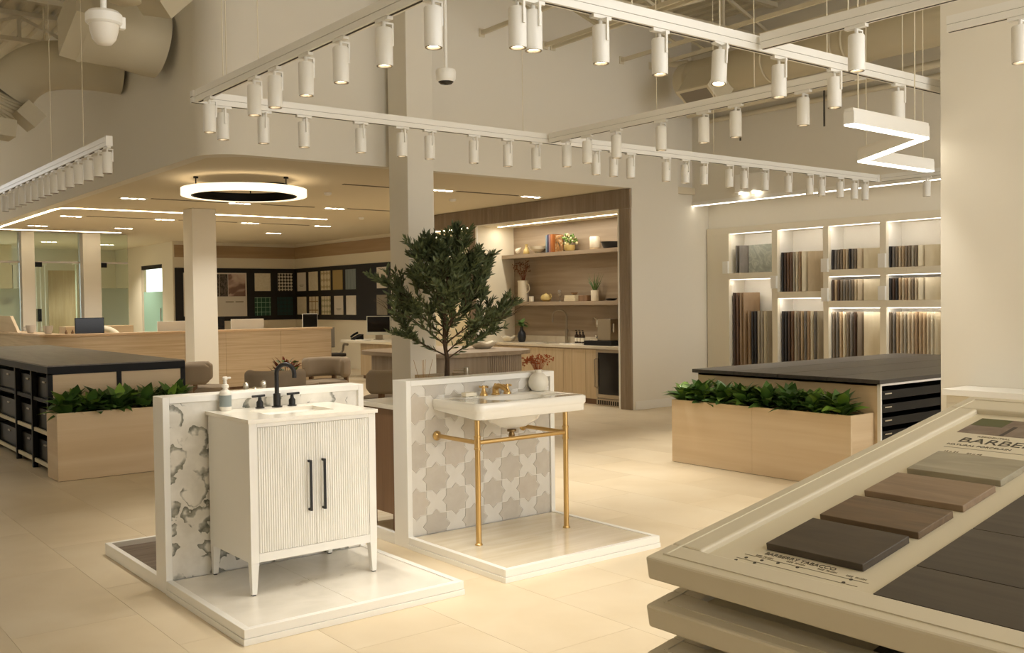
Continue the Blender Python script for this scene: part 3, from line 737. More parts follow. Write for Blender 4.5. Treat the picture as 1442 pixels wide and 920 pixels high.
# ---- vanity with fluted doors
vx0, vx1, vy0, vy1, vzt = 2.02, 2.752, 4.745, 5.295, .949
zb = .236
V = thing('bathroom_vanity', 'white freestanding vanity with fluted doors and black bar pulls', 'vanity', ((vx0+vx1)/2, 5.02, PH-.006))
st = .043
zp = PH-.006
wpart('side_panel', MB().box(vx0, vx0+.018, vy0+.04, vy1-.04, zb, vzt).box(vx0+.004, vx0+.02, vy0+.02, vy1, zb-.0, zb+.05), M_TRIMW, V)
wpart('side_panel', MB().box(vx1-.018, vx1, vy0+.04, vy1-.04, zb, vzt), M_TRIMW, V)
wpart('back_panel', MB().box(vx0+.02, vx1-.02, vy1-.012, vy1, zb, vzt), M_TRIMW2, V)
wpart('bottom_panel', MB().box(vx0+.018, vx1-.018, vy0+.03, vy1-.012, zb+.01, zb+.03), M_TRIMW2, V)
wpart('top_rail', MB().box(vx0+st, vx1-st, vy0, vy0+.025, .926, vzt), M_TRIMW, V, bevel=.001)
wpart('bottom_rail', MB().box(vx0+st, vx1-st, vy0, vy0+.025, zb, .281), M_TRIMW, V, bevel=.0015)
for (lx, s) in ((vx0, 1), (vx1, -1)):
    for (ly, t_) in ((vy0, 1), (vy1, -1)):
        # square stile above, tapering leg below the rail
        a = MB()
        a.box(lx, lx+s*st, ly, ly+t_*st, zb, vzt)
        x_in, y_in = lx+s*st, ly+t_*st
        q = .030
        lo = [(lx+s*.004, ly+t_*.004, zp+.006), (lx+s*q, ly+t_*.004, zp+.006), (lx+s*q, ly+t_*q, zp+.006), (lx+s*.004, ly+t_*q, zp+.006)]
        hi = [(lx, ly, zb), (x_in, ly, zb), (x_in, y_in, zb), (lx, y_in, zb)]
        a.add(lo+hi, [(3, 2, 1, 0), (4, 5, 6, 7), (0, 1, 5, 4), (1, 2, 6, 5), (2, 3, 7, 6), (3, 0, 4, 7)])
        wpart('leg', a, M_TRIMW, V, bevel=.0015)
        wpart('glide', MB().box(lx+s*.008, lx+s*.026, ly+t_*.008, ly+t_*.026, zp, zp+.006), M_BLACK, V)
def fluted_door(x0, x1, z0, z1, y):
    mb = MB().box(x0, x1, y+.004, y+.02, z0, z1); n = int((x1-x0)/.0128); p = (x1-x0)/n
    for i in range(n):
        a = x0+i*p; k = 5
        sec = [(a+.0012+(p-.0024)*j/k, y+.004-.0052*math.sin(PI*j/k)) for j in range(k+1)]
        mb.add([(u, w, z0) for u, w in sec]+[(u, w, z1) for u, w in sec],
               [(j, j+1, k+2+j, k+1+j) for j in range(k)]+[tuple(range(k+1))[::-1], tuple(range(k+1, 2*k+2))])
    return mb
dm = (vx0+vx1)/2
for a, b, hx in ((vx0+st+.002, dm-.001, dm-.04), (dm+.001, vx1-st-.002, dm+.04)):
    d = wpart('door', fluted_door(a, b, .283, .924, vy0), M_TRIMW, V)
    wpart('handle', MB().box(hx-.006, hx+.006, vy0-.032, vy0-.022, .466, .733).box(hx-.006, hx+.006, vy0-.024, vy0, .466, .478).box(hx-.006, hx+.006, vy0-.024, vy0, .721, .733), M_BLACK2, d, bevel=.001)
# stone top with an undermounted basin
tx0, tx1, ty0, ty1, tz0, tz1 = vx0-.008, vx1+.010, vy0-.012, 5.312, vzt, .969
bx0, bx1, by0, by1 = 2.20, 2.585, 4.90, 5.165
top = MB().box(tx0, tx1, ty0, by0, tz0, tz1).box(tx0, tx1, by1, ty1, tz0, tz1).box(tx0, bx0, by0, by1, tz0, tz1).box(bx1, tx1, by0, by1, tz0, tz1)
wpart('counter_top', top, M_QUARTZ, V)
bn = MB()
lo = rrect(bx0+.03, bx1-.03, by0+.03, by1-.03, .03, 4); hi = rrect(bx0, bx1, by0, by1, .03, 4); k = len(hi)
bn.add([(x, y, tz0-.12) for x, y in lo]+[(x, y, tz0+.0) for x, y in hi], [tuple(range(k))]+[(i, (i+1) % k, k+(i+1) % k, k+i) for i in range(k)])
wpart('basin', bn, M_PORC, V, smooth=True)
# black widespread tap
F = thing('black_faucet', 'matte black gooseneck faucet with two lever handles', 'faucet', (2.40, 5.235, tz1))
fx, fy = 2.40, 5.235
wpart('spout_base', MB().lathe([(.030, 0), (.030, .006), (.021, .008), (.021, .075), (.017, .078)], (fx, fy, tz1), 20), M_BLACK2, F, smooth=True)
pts = [(fx, fy, tz1+.07), (fx, fy, tz1+.19)]+[(fx+(.05-.05*math.cos(a))*.80, fy-(.05-.05*math.cos(a))*.60, tz1+.19+.052*math.sin(a)) for a in [PI*i/12 for i in range(1, 13)]]
pts += [(pts[-1][0], pts[-1][1], tz1+.165)]
wpart('spout', MB().tube(pts, .0125, 14), M_BLACK2, F, smooth=True)
for hx in (fx-.098, fx+.098):
    h = wpart('valve', MB().lathe([(.026, 0), (.026, .005), (.019, .007), (.019, .035), (.011, .045), (.009, .062)], (hx, fy+.012, tz1), 18), M_BLACK2, F, smooth=True)
    wpart('lever', MB().tube([(hx-.045 if hx < fx else hx-.03, fy+.012, tz1+.068), (hx+.03 if hx < fx else hx+.045, fy+.012, tz1+.070)], .0068, 10), M_BLACK2, h, smooth=True)
# soap bottle
S = thing('soap_bottle', 'white pump soap bottle with blue-grey label', 'soap bottle', (2.112, 5.272, tz1))
so = (2.112, 5.272, tz1)
wpart('bottle', MB().lathe([(.030, 0), (.032, .004), (.032, .098), (.028, .108), (.014, .116), (.013, .124)], so, 22), M_PLASTIC, S, smooth=True)
wpart('label', MB().lathe([(.0326, .022), (.0326, .085)], so, 22, cap=False), mat('soap_label', '8b9492', .6), S, smooth=True)
wpart('collar', MB().lathe([(.015, .124), (.019, .128), (.019, .142), (.011, .146), (.008, .172)], so, 18), M_PLASTIC, S, smooth=True)
wpart('pump_head', MB().lathe([(.012, .170), (.014, .174), (.014, .184), (.01, .187)], so, 16).box(so[0], so[0]+.032, so[1]-.005, so[1]+.005, so[2]+.175, so[2]+.184), M_PLASTIC, S, smooth=True)

# ---- display two
X2, X3 = 3.29, 4.51
D2 = thing('bath_display', 'white two-sided display plinth with star and cross tile partition', 'display stand', ((X2+X3)/2, 5.3, 0))
M_PLANKT = ramp_mat('cream_travertine', [(.3, 'd6c7ab'), (.55, 'dfd2b9'), (.75, 'e6dbc5')], (.35, 3., 1), 5., 6., .4, .16, off=True)
platform(D2, X2, X3, 4.285, 5.285, two=True, tile_mat=M_PLANKT, tiles=(1, 2))
disp_wall(D2, X2, X3, 5.285, 5.448, 1.06)
wpart('rear_lip', MB().box(X2, X2+.03, 5.448, 6.42, 0, PH).box(X2+.03, X3, 6.39, 6.42, 0, PH).box(X3-.03, X3, 5.448, 6.39, 0, PH), M_TRIMW, D2, bevel=.002)
wpart('rear_core', MB().box(X2+.03, X3-.03, 5.448, 6.39, 0, .05), M_PLANKT, D2)
# star and cross tiles: grid pitch g, stars on the even cells and crosses on the odd ones
g = .152
px0, px1, pz0, pz1 = X2+.036, X3-.036, PH-.006, 1.024
def star_poly(c, z):
    r1, r2 = g*.68, g*.5/math.cos(R(22.5))*1.02
    s_ = g*.5
    pts = []
    for i in range(16):
        a = R(22.5*i)
        if i % 4 == 0: r_ = s_*1.30       # axial points
        elif i % 4 == 2: r_ = s_*1.414*.985    # diagonal points (corners of the square)
        else: r_ = s_*1.075               # notches
        pts.append((c+r_*math.cos(a), z+r_*math.sin(a)))
    return pts
def clip(poly, x0, x1, z0, z1):
    def cut(p, ins, inter):
        out = []
        for i in range(len(p)):
            a, b = p[i-1], p[i]
            if ins(b):
                if not ins(a): out.append(inter(a, b))
                out.append(b)
            elif ins(a): out.append(inter(a, b))
        return out
    def ix(v): return lambda a, b: (v, a[1]+(b[1]-a[1])*(v-a[0])/(b[0]-a[0]))
    def iz(v): return lambda a, b: (a[0]+(b[0]-a[0])*(v-a[1])/(b[1]-a[1]), v)
    for ins, f_ in ((lambda q: q[0] >= x0, ix(x0)), (lambda q: q[0] <= x1, ix(x1)), (lambda q: q[1] >= z0, iz(z0)), (lambda q: q[1] <= z1, iz(z1))):
        if len(poly) >= 3: poly = cut(poly, ins, f_)
    return poly
def cross_poly(c, z):
    # complement of four neighbouring stars: corners at the square, pushed in where the star's axial points reach
    s_ = g*.5; pts = []
    for q in range(4):
        a = R(90*q)
        loc = [(s_*.968, -s_*.968), (s_*.968, -s_*.43), (s_*.60, 0.), (s_*.968, s_*.43)]
        for u, w in loc: pts.append((c+u*math.cos(a)-w*math.sin(a), z+u*math.sin(a)+w*math.cos(a)))
    return pts
def star2(c, z):
    s_ = g*.5; pts = []
    for q in range(4):
        a = R(90*q)
        loc = [(s_*.968, -s_*.968), (s_*.968, -s_*.375), (s_*1.335, 0.), (s_*.968, s_*.375)]
        for u, w in loc: pts.append((c+u*math.cos(a)-w*math.sin(a), z+u*math.sin(a)+w*math.cos(a)))
    return pts
M_GROUTW = mat('pale_grout', 'f3eee4', .8)
wpart('grout_bed', MB().box(px0, px1, 5.303, 5.311, pz0, pz1), M_GROUTW, D2)
M_STARS = [ramp_mat('star_tile_%d' % i, [(.3, a), (.7, b)], (1, 1, 1), 14., 5., .6, .4, off=True) for i, (a, b) in enumerate((('c5bcae', 'cec6b9'), ('cabfb0', 'd1c8ba'), ('c0b8ab', 'c9c1b5')))]
M_CROSS = ramp_mat('cross_tile', [(.3, 'ddd7cc'), (.7, 'e3ded4')], (1, 1, 1), 10., 5., .5, .4, off=True)
for i in range(-1, 9):
    for j in range(-1, 8):
        c = px0+.112-g/2+i*g; z = pz0+.125-g/2+j*g
        st_ = (i+j) % 2 == 1
        p = clip((star2 if st_ else cross_poly)(c, z), px0+.002, px1-.002, pz0+.001, pz1-.001)
        if len(p) < 3: continue
        mb = MB(); k = len(p)
        mb.add([(x, 5.299, y) for x, y in p]+[(x, 5.304, y) for x, y in p], [tuple(range(k)), tuple(range(k, 2*k))[::-1]]+[(q, (q+1) % k, k+(q+1) % k, k+q) for q in range(k)])
        wpart('star_tile' if st_ else 'cross_tile', mb, random.choice(M_STARS) if st_ else M_CROSS, D2)

# ---- console sink on brass legs
zt, zl = .934, .832
sx0, sx1, sy0, sy1 = 3.495, 4.395, 4.80, 5.297
CS = thing('console_sink', 'white porcelain console sink on brushed brass legs', 'sink', ((sx0+sx1)/2, 5.05, PH-.006))
def sink_ring(off, z, bow=0., front=0., n=7):
    """rounded D-outline of the sink body, offset inward by off"""
    r_ = .05
    return [(x, y, z) for x, y in rrect(sx0+off, sx1-off, sy0+off, sy1, r_, n, (1, 1, 0, 0))]
levels = [(.030, zl+.002), (.014, zl), (.009, zl+.004), (.008, zl+.040), (.003, zl+.050), (.0, zl+.056), (.0, zt-.014), (.003, zt-.006), (.012, zt)]
vs = []; L0 = len(sink_ring(0, 0))
for o_, z in levels: vs += sink_ring(o_, z)
# scalloped lower edge: the skirt drops at the corners and lifts in the middle of front and sides
def skirt(p):
    x, y, z = p
    u = (x-sx0)/(sx1-sx0); lift = .022*math.sin(PI*min(1, max(0, (u-.12)/.76))) if y < sy0+.06 else .0
    if y > sy0+.20: lift = .030*min(1, (y-sy0-.20)/.06)
    w = max(0, 1-(z-zl)/.05)
    return (x, y, z+lift*w)
vs = [skirt(p) for p in vs]
mb = MB(); nl = len(levels)
mb.add(vs, [(j*L0+i, j*L0+(i+1) % L0, (j+1)*L0+(i+1) % L0, (j+1)*L0+i) for j in range(nl-1) for i in range(L0)])
# deck with an oval bowl
scx, scy, sa, sb_ = (sx0+sx1)/2+.0, sy0+.215, .235, .135
ne = 48
oval = [(scx+sa*math.cos(2*PI*i/ne), scy+sb_*math.sin(2*PI*i/ne)) for i in range(ne)]
rim_top = sink_ring(.014, zt)
# bridge rim to oval by matching angles
def ang(p): return math.atan2((p[1]-scy)/sb_, (p[0]-scx)/sa)
near = [min(range(ne), key=lambda k_: abs((2*PI*k_/ne-ang(p)+PI) % (2*PI)-PI)) for p in rim_top]
o0 = len(mb.v)
mb.v += [tuple(p) for p in rim_top]+[(x, y, zt-.002) for x, y in oval]
for i in range(L0):
    j = (i+1) % L0; a, b = near[i], near[j]
    seq = [a]
    while seq[-1] != b and len(seq) < ne: seq.append((seq[-1]+1) % ne)
    if len(seq) > ne*.7: seq = [a]
    mb.f.append(tuple([o0+i, o0+j]+[o0+L0+q for q in reversed(seq)]) if len(seq) > 1 else (o0+i, o0+j, o0+L0+a))
prev = o0+L0
for k_, (s_, dz) in enumerate(((.97, -.006), (.90, -.05), (.72, -.105), (.40, -.135), (.10, -.14))):
    o1 = len(mb.v); mb.v += [(scx+(x-scx)*s_, scy+(y-scy)*s_, zt+dz) for x, y in oval]
    mb.f += [(prev+i, prev+(i+1) % ne, o1+(i+1) % ne, o1+i) for i in range(ne)]; prev = o1
mb.f.append(tuple(prev+i for i in range(ne)))
wpart('basin_top', mb, M_PORC, CS, smooth=True, angle=50)
wpart('bowl_underside', MB().lathe([(.03, -.20), (.10, -.192), (.185, -.15), (.235, -.09), (.245, -.04)], (scx, scy+.02, zt), 32, False, 1., .62), M_PORC, CS, smooth=True)
wpart('drain', MB().lathe([(.030, -.215), (.030, -.202), (.017, -.20)], (scx-.03, scy, zt-.005), 18).lathe([(.014, -.275), (.020, -.26), (.020, -.235), (.014, -.215)], (scx-.03, scy, zt-.005), 18), mat('bronze_drain', '8f7650', .35, 1.), CS, smooth=True)
lx0, lx1, ly = 3.525, 4.235, 4.855
lz = PH-.006
for lx in (lx0, lx1):
    lg = wpart('leg', MB().lathe([(.024, 0), (.024, .006), (.017, .014), (.0165, .60), (.0165, zl-lz+.04)], (lx, ly, lz), 20), M_BRASS, CS, smooth=True)
    wpart('leg_collar', MB().lathe([(.0168, -.045), (.021, -.043), (.021, -.032), (.019, -.03), (.019, .03), (.021, .032), (.021, .043), (.0168, .045)], (lx, ly, .694), 20, False), M_BRASS, lg, smooth=True)
    wpart('side_rail', MB().tube([(lx, ly+.012, .694), (lx, 5.300, .694)], .0135, 14), M_BRASS, CS, smooth=True)
    fl = MB().lathe([(.031, 0), (.031, .006), (.02, .014), (.0137, .03)], n=20); fl.xf(Matrix.Translation((lx, 5.2985, .694)) @ Matrix.Rotation(R(90), 4, 'X'))
    wpart('wall_flange', fl, M_BRASS, CS, smooth=True)
wpart('front_rail', MB().tube([(lx0+.012, ly, .694), (lx1-.012, ly, .694)], .0135, 14), M_BRASS, CS, smooth=True)
# brass widespread tap
B = thing('brass_faucet', 'brass widespread faucet with two cross handles on the porcelain sink', 'faucet', (3.96, 5.235, zt))
bx, by = 3.955, 5.235
wpart('spout', MB().tube(smoothpath([(bx, by, zt+.01), (bx, by-.005, zt+.045), (bx, by-.045, zt+.06), (bx, by-.10, zt+.045), (bx, by-.125, zt+.025)], 5), [.022]*5+[.019]*5+[.016]*5+[.013]*6, 14), M_BRASS, B, smooth=True)
wpart('spout_base', MB().lathe([(.028, 0), (.028, .006), (.022, .012), (.02, .05), (.012, .062), (.006, .075)], (bx, by, zt), 20), M_BRASS, B, smooth=True)
for hx in (bx-.098, bx+.098):
    h = wpart('valve', MB().lathe([(.027, 0), (.027, .005), (.022, .014), (.014, .034), (.010, .046), (.013, .055), (.009, .066)], (hx, by, zt), 18), M_BRASS, B, smooth=True)
    for a in (20, 110, 200, 290):
        wpart('cross_arm', MB().tube([(hx, by, zt+.056), (hx+.02*math.cos(R(a)), by+.02*math.sin(R(a)), zt+.056), (hx+.033*math.cos(R(a)), by+.033*math.sin(R(a)), zt+.057)], [.005, .004, .008], 8), M_BRASS, h, smooth=True)
# soap bar, vase with dried flowers
SB = thing('soap_dish', 'cream soap bar on a ridged white dish', 'soap', (3.70, 5.19, zt))
wpart('dish', MB().box(3.662, 3.758, 5.165, 5.225, zt, zt+.005).box(3.67, 3.69, 5.165, 5.225, zt+.004, zt+.008).box(3.725, 3.745, 5.165, 5.225, zt+.004, zt+.008), M_PORC, SB)
wpart('soap_bar', MB().box(3.665, 3.755, 5.168, 5.222, zt+.008, zt+.034), mat('cream_soap', 'efe6d0', .5), SB, bevel=.006)
VS = thing('bud_vase', 'round white vase holding rust-red dried flowers', 'vase', (4.325, 5.235, zt))
vo = (4.325, 5.235, zt)
wpart('vase_body', MB().lathe([(.025, 0), (.045, .004), (.066, .035), (.070, .062), (.062, .095), (.040, .118), (.024, .126), (.0225, .142), (.026, .148), (.021, .147), (.019, .13)], vo, 28), mat('stoneware_white', 'e9e2d2', .55), VS, smooth=True)
fl = MB(); stems = MB()
for i in range(46):
    a = random.uniform(0, 2*PI); rr = .105*math.sqrt(random.random()); hz = random.uniform(.20, .255)
    tip = (vo[0]+rr*math.cos(a), vo[1]+rr*math.sin(a), vo[2]+hz-rr*.1)
    stems.tube([(vo[0], vo[1], vo[2]+.10), (vo[0]+rr*.55*math.cos(a), vo[1]+rr*.55*math.sin(a), vo[2]+.14+hz*.28), tip], .0012, 4)
    for k in range(4):
        fl.sphere((tip[0]+random.uniform(-.01, .01), tip[1]+random.uniform(-.01, .01), tip[2]+random.uniform(-.022, .006)), random.uniform(.0035, .006), 6, 4)
tag(wpart('flower_heads', fl, M_RUST, VS), kind='stuff')
tag(wpart('stems', stems, M_RUST, VS), kind='stuff')

# ---- rear units that peep out behind the partitions
RV = thing('rear_vanity', 'brown wood vanity with white top behind the star tile partition', 'vanity', (3.75, 5.7, .05))
wpart('body', MB().box(3.34, 4.25, 5.50, 5.95, .17, .86), M_BROWN, RV, bevel=.003)
wpart('leg', MB().box(3.36, 3.41, 5.87, 5.93, .05, .17), M_BROWN, RV)
wpart('leg', MB().box(4.18, 4.23, 5.87, 5.93, .05, .17), M_BROWN, RV)
wpart('leg', MB().box(3.36, 3.41, 5.52, 5.58, .05, .17), M_BROWN, RV)
wpart('leg', MB().box(4.18, 4.23, 5.52, 5.58, .05, .17), M_BROWN, RV)
wpart('counter_top', MB().box(3.32, 4.27, 5.455, 5.98, .86, .89), M_QUARTZ, RV, bevel=.002)
RF = thing('steel_faucet', 'brushed steel pillar faucet peeping over the star tile partition', 'faucet', (3.98, 5.60, .89))
wpart('body', MB().cyl((3.98, 5.60), .021, .89, 1.06, 16).cyl((3.98, 5.60), .019, 1.064, 1.098, 16), M_STEELB, RF, smooth=True)
wpart('spout', MB().tube([(3.98, 5.60, 1.075), (3.98, 5.75, 1.068)], .008, 10), M_STEELB, RF, smooth=True)
RD = thing('reed_diffuser', 'reed diffuser with fanned sticks behind the star tile partition', 'diffuser', (3.64, 5.62, .89))
wpart('flask', MB().lathe([(.03, 0), (.032, .005), (.032, .07), (.014, .085), (.013, .10)], (3.64, 5.62, .89), 16), mat('amber_glass', '8a5a2c', .15), RD, smooth=True)
for dx, dy in ((-.06, .03), (-.03, -.03), (0, .0), (.035, .03), (.06, -.02)):
    wpart('reed', MB().tube([(3.64, 5.62, .92), (3.64+dx, 5.62+dy, 1.165)], .0018, 5), mat('reed', 'a98455', .8), RD)
RS = thing('rear_basin', 'white pedestal basin behind the floral marble partition', 'sink', (2.42, 5.75, .042))
wpart('pedestal', MB().lathe([(.13, 0), (.13, .03), (.09, .08), (.08, .5), (.12, .68)], (2.42, 5.68, .042), 20, True, 1., .8), M_PORC, RS, smooth=True)
wpart('basin', MB().prism(rrect(2.14, 2.70, 5.462, 5.93, .06, 5), .72, .94), M_PORC, RS, smooth=True)
CF = thing('chrome_faucet', 'polished chrome faucet peeping over the floral marble partition', 'faucet', (2.41, 5.56, .94))
for hx, hh in ((2.355, .155), (2.41, .125), (2.465, .16)):
    wpart('valve' if hx != 2.41 else 'spout', MB().lathe([(.022, 0), (.02, .02), (.013, hh-.05), (.018, hh-.03), (.016, hh-.008), (.006, hh)], (hx, 5.56, .94), 14), M_CHROME, CF, smooth=True)
wpart('bridge', MB().tube([(2.355, 5.56, 1.05), (2.465, 5.56, 1.05)], .009, 8), M_CHROME, CF, smooth=True)

# ================================================================ PLANTERS AND SAMPLE TABLES
# leaf mesh: pointed oval blade with a folded midrib, length 1 along +X
def leaf_mesh(name, m, wid=.34, droop=.25, fold=.10):
    n = 6; vs = []
    for i in range(n+1):
        u = i/n; w = wid*math.sin(PI*u**.8)*(1-.15*u); z = -droop*u*u+.05*math.sin(PI*u)
        vs += [(u, -w/2, z+fold*w), (u, 0, z), (u, w/2, z+fold*w)]
    fs = [(3*i+k, 3*i+k+1, 3*i+k+4, 3*i+k+3) for i in range(n) for k in (0, 1)]
    me = bpy.data.meshes.new(name); me.from_pydata(vs, [], fs); me.materials.append(m)
    me.polygons.foreach_set('use_smooth', [True]*len(fs)); me.update()
    return me
LEAVES = [leaf_mesh('leaf', M_LEAF, .58, .22), leaf_mesh('leaf', M_LEAF, .50, .42), leaf_mesh('leaf', M_LEAF2, .52, .28)]
def leafy(x, y, z, label, group, n=24, size=.15, seed=0, lim=(99., 99.)):
    rnd = random.Random(seed)
    t = thing('leafy_plant', label, 'plant', (x, y, z), group)
    obj('stem', MB().tube([(0, 0, 0), (0, 0, .10)], .008, 6), M_LEAF, t)
    for i in range(n):
        a = i*2.4+rnd.uniform(-.3, .3); el = R(rnd.uniform(12, 80)); s = size*rnd.uniform(.75, 1.15)
        for _ in range(12):
            if x+s*math.cos(el)*math.cos(a) < lim[0]-.025 and y+s*math.cos(el)*math.sin(a) < lim[1]-.025: break
            a += 1.1; el = min(R(84), el+.08)
        o = obj('leaf', None, None, t, me=LEAVES[2] if rnd.random() < .22 else LEAVES[rnd.randint(0, 1)])
        o.location = (.02*math.cos(a)+rnd.uniform(-.03, .03)*(lim[0] > 9), .02*math.sin(a)+rnd.uniform(-.03, .03)*(lim[0] < 9), .03+.10*rnd.random())
        o.rotation_euler = (rnd.uniform(-.35, .35), -el, a); o.scale = (s, s, s)
def planter(name_lab, x0, x1, y0, y1, h, split, plants, plab, grp, m):
    t = thing('planter_box', name_lab, 'planter', ((x0+x1)/2, (y0+y1)/2, 0))
    w = .022
    ax = 'x' if x1-x0 > y1-y0 else 'y'
    if ax == 'x':
        s = x0+split*(x1-x0)
        wpart('front_panel', MB().box(x0, s-.001, y0, y0+w, .004, h), m, t); 
        if split < 1: wpart('front_panel', MB().box(s+.001, x1, y0, y0+w, .004, h), m, t)
        wpart('back_panel', MB().box(x0, x1, y1-w, y1, .004, h), m, t)
        wpart('end_panel', MB().box(x0, x0+w, y0+w, y1-w, .004, h), M_OAKY, t); wpart('end_panel', MB().box(x1-w, x1, y0+w, y1-w, .004, h), M_OAKY, t)
    else:
        s = y1-split*(y1-y0)
        wpart('front_panel', MB().box(x0, x0+w, s+.001, y1, .004, h), m, t); wpart('front_panel', MB().box(x0, x0+w, y0, s-.001, .004, h), m, t)
        wpart('back_panel', MB().box(x1-w, x1, y0, y1, .004, h), m, t)
        wpart('end_panel', MB().box(x0+w, x1-w, y0, y0+w, .004, h), M_OAK, t); wpart('end_panel', MB().box(x0+w, x1-w, y1-w, y1, .004, h), M_OAK, t)
    wpart('soil', MB().box(x0+w, x1-w, y0+w, y1-w, .05, h-.07), M_SOIL, t)
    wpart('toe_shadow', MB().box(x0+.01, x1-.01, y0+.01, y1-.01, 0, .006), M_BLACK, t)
    for k, (x, y) in enumerate(plants): leafy(x, y, h-.07, plab, grp, 36, .185, int(1000*x+10*y), (9., 9.745) if ax == 'x' else (7.318, 99.))
pl = [(2.30+.118*i, 9.47+(.13 if i % 2 else 0)) for i in range(10)]
planter('pale oak planter box in front of the black steel sample table', 2.205, 3.47, 9.36, 9.735, .608, 1., pl, 'glossy green leafy plant in the planter by the black steel table', 'plants in the planter by the black steel table', M_OAK)
pl = [(7.10+(.10 if i % 2 else 0), 6.41-.122*i) for i in range(15)]
planter('two-panel pale oak planter box before the dark-topped drawer table', 7.008, 7.335, 4.557, 6.485, .598, .49, pl, 'glossy green leafy plant in the planter by the drawer table', 'plants in the planter by the drawer table', M_OAKY)

# ---- black steel sample table
BT = thing('sample_table', 'long black steel sample table with slate-grey top and oak end panels', 'table', (2.86, 12.4, 0))
ax0, ax1, ay0, ay1, az = 2.225, 3.50, 9.755, 15.3, 1.015
wpart('top', MB().box(ax0+.004, ax1-.004, ay0+.004, ay1, az-.012, az), M_SLAB, BT)
fr = .045
wpart('top_frame', MB().box(ax0, ax1, ay0, ay0+fr, az-.085, az-.012).box(ax0, ax0+fr, ay0+fr, ay1, az-.075, az-.012).box(ax1-fr, ax1, ay0+fr, ay1, az-.075, az-.012), M_BLACK, BT)
for x in (ax0, ax1-fr):
    for y in (ay0, 10.39, 11.1, 12.2, 13.3, 14.4, ay1-fr):
        wpart('post', MB().box(x, x+fr, y, y+fr, 0, az-.075), M_BLACK, BT)
wpart('center_post', MB().box((ax0+ax1)/2-.022, (ax0+ax1)/2+.022, ay0, ay0+fr, 0, az-.085), M_BLACK, BT)
for (a, b) in ((ax0+fr, (ax0+ax1)/2-.022), ((ax0+ax1)/2+.022, ax1-fr)):
    wpart('end_panel', MB().box(a, b, ay0+.01, ay0+.028, .03, az-.086), M_OAK, BT)
M_TRAY = mat('black_tray', '0d0c0c', .4, spec=.3)
for z in (.06, .36, .66):
    wpart('shelf_rail', MB().box(ax0+.012, ax0+.03, ay0+fr, ay1, z, z+.035), M_STEEL if z < .5 else M_BLACK, BT)
    wpart('shelf', MB().box(ax0+.03, ax1-.03, ay0+fr, ay1, z+.004, z+.022), M_TRAY, BT)
bays = [(ay0+fr, 10.39), (10.435, 11.1), (11.145, 12.2), (12.245, 13.3)]
for (a, b) in bays:
    for z in (.085, .385, .685):
        d = wpart('drawer', MB().box(ax0+.05, ax1-.1, a+.02, b-.02, z, z+.2), M_TRAY, BT)
        wpart('handle', MB().box(ax0+.04, ax0+.05, (a+b)/2-.05, (a+b)/2+.05, z+.15, z+.165), M_STEELB, d)

# ---- drawer table with dark plank top
DT = thing('drawer_table', 'pale oak drawer table with dark plank top', 'table', (9.1, 5.5, 0))
bx0, bx1, by0, by1, bz = 7.345, 10.93, 4.50, 6.48, .838
wpart('front_panel', MB().box(bx0, bx0+.02, by0+.03, by1-.03, .0, bz), M_OAKY, DT)
wpart('top_board', MB().box(bx0, bx1, by0+.03, by1-.03, bz-.02, bz), M_OAK, DT)
for x in (bx0, 8.42, 9.6, bx1-.02): wpart('upright', MB().box(x, x+.02, by0+.0, by0+.03, 0, bz), M_TRIMW2, DT)
wpart('rail', MB().box(bx0+.02, bx1-.02, by0+.0, by0+.03, bz-.02, bz), M_TRIMW2, DT)
wpart('back_panel', MB().box(bx0+.02, bx1, by1-.05, by1-.03, 0, bz-.02), M_OAK, DT)
wpart('inner_panel', MB().box(bx0+.02, bx1, 5.45, 5.47, 0, bz-.02), M_BLACK, DT)
for i in range(4):
    a = by0-.02+i*(by1-by0+.04)/4; b = a+(by1-by0+.04)/4
    wpart('top_plank', MB().box(bx0-.035, bx1+.02, a+.004, b-.004, bz+.001, bz+.035), M_SLAB2, DT, bevel=.003)
wpart('top_core', MB().box(bx0-.03, bx1+.015, by0-.015, by1+.015, bz, bz+.028), M_BLACK, DT)
for s0, s1 in ((bx0+.022, 8.418), (8.442, 9.598), (9.622, bx1-.022)):
    for i in range(7):
        z = .04+i*.111
        dr = wpart('drawer', MB().box(s0+.004, s1-.004, by0+.012, 5.44, z, z+.045).box(s0+.004, s1-.004, by0+.004, by0+.02, z, z+.07), M_TRAY, DT)
        wpart('handle', MB().box(s0+.03, s0+.13, by0-.010, by0+.004, z+.042, z+.052), M_CHROME, dr)

# ---- white base cabinet before the pillar
WC = thing('base_cabinet', 'cream base cabinet with white top against the plain pillar', 'cabinet', (6.25, 2.4, 0))
wpart('body', MB().box(6.115, 6.39, 1.3, 3.28, .08, .913), M_RACK, WC, bevel=.003)
wpart('toe_kick', MB().box(6.17, 6.39, 1.3, 3.275, 0, .08), M_BLACK, WC)
wpart('top', MB().box(6.09, 6.395, 1.28, 3.296, .915, .955), M_TRIMW, WC, bevel=.003)
for y0_, y1_ in ((2.98, 3.265), (2.53, 2.96), (2.08, 2.51)):
    dr = wpart('door', MB().box(6.103, 6.115, y0_, y1_, .1, .86), M_RACK, WC)
    wpart('pull', MB().box(6.087, 6.103, y0_+.04, y0_+.05, .55, .70), M_BLACK, dr)

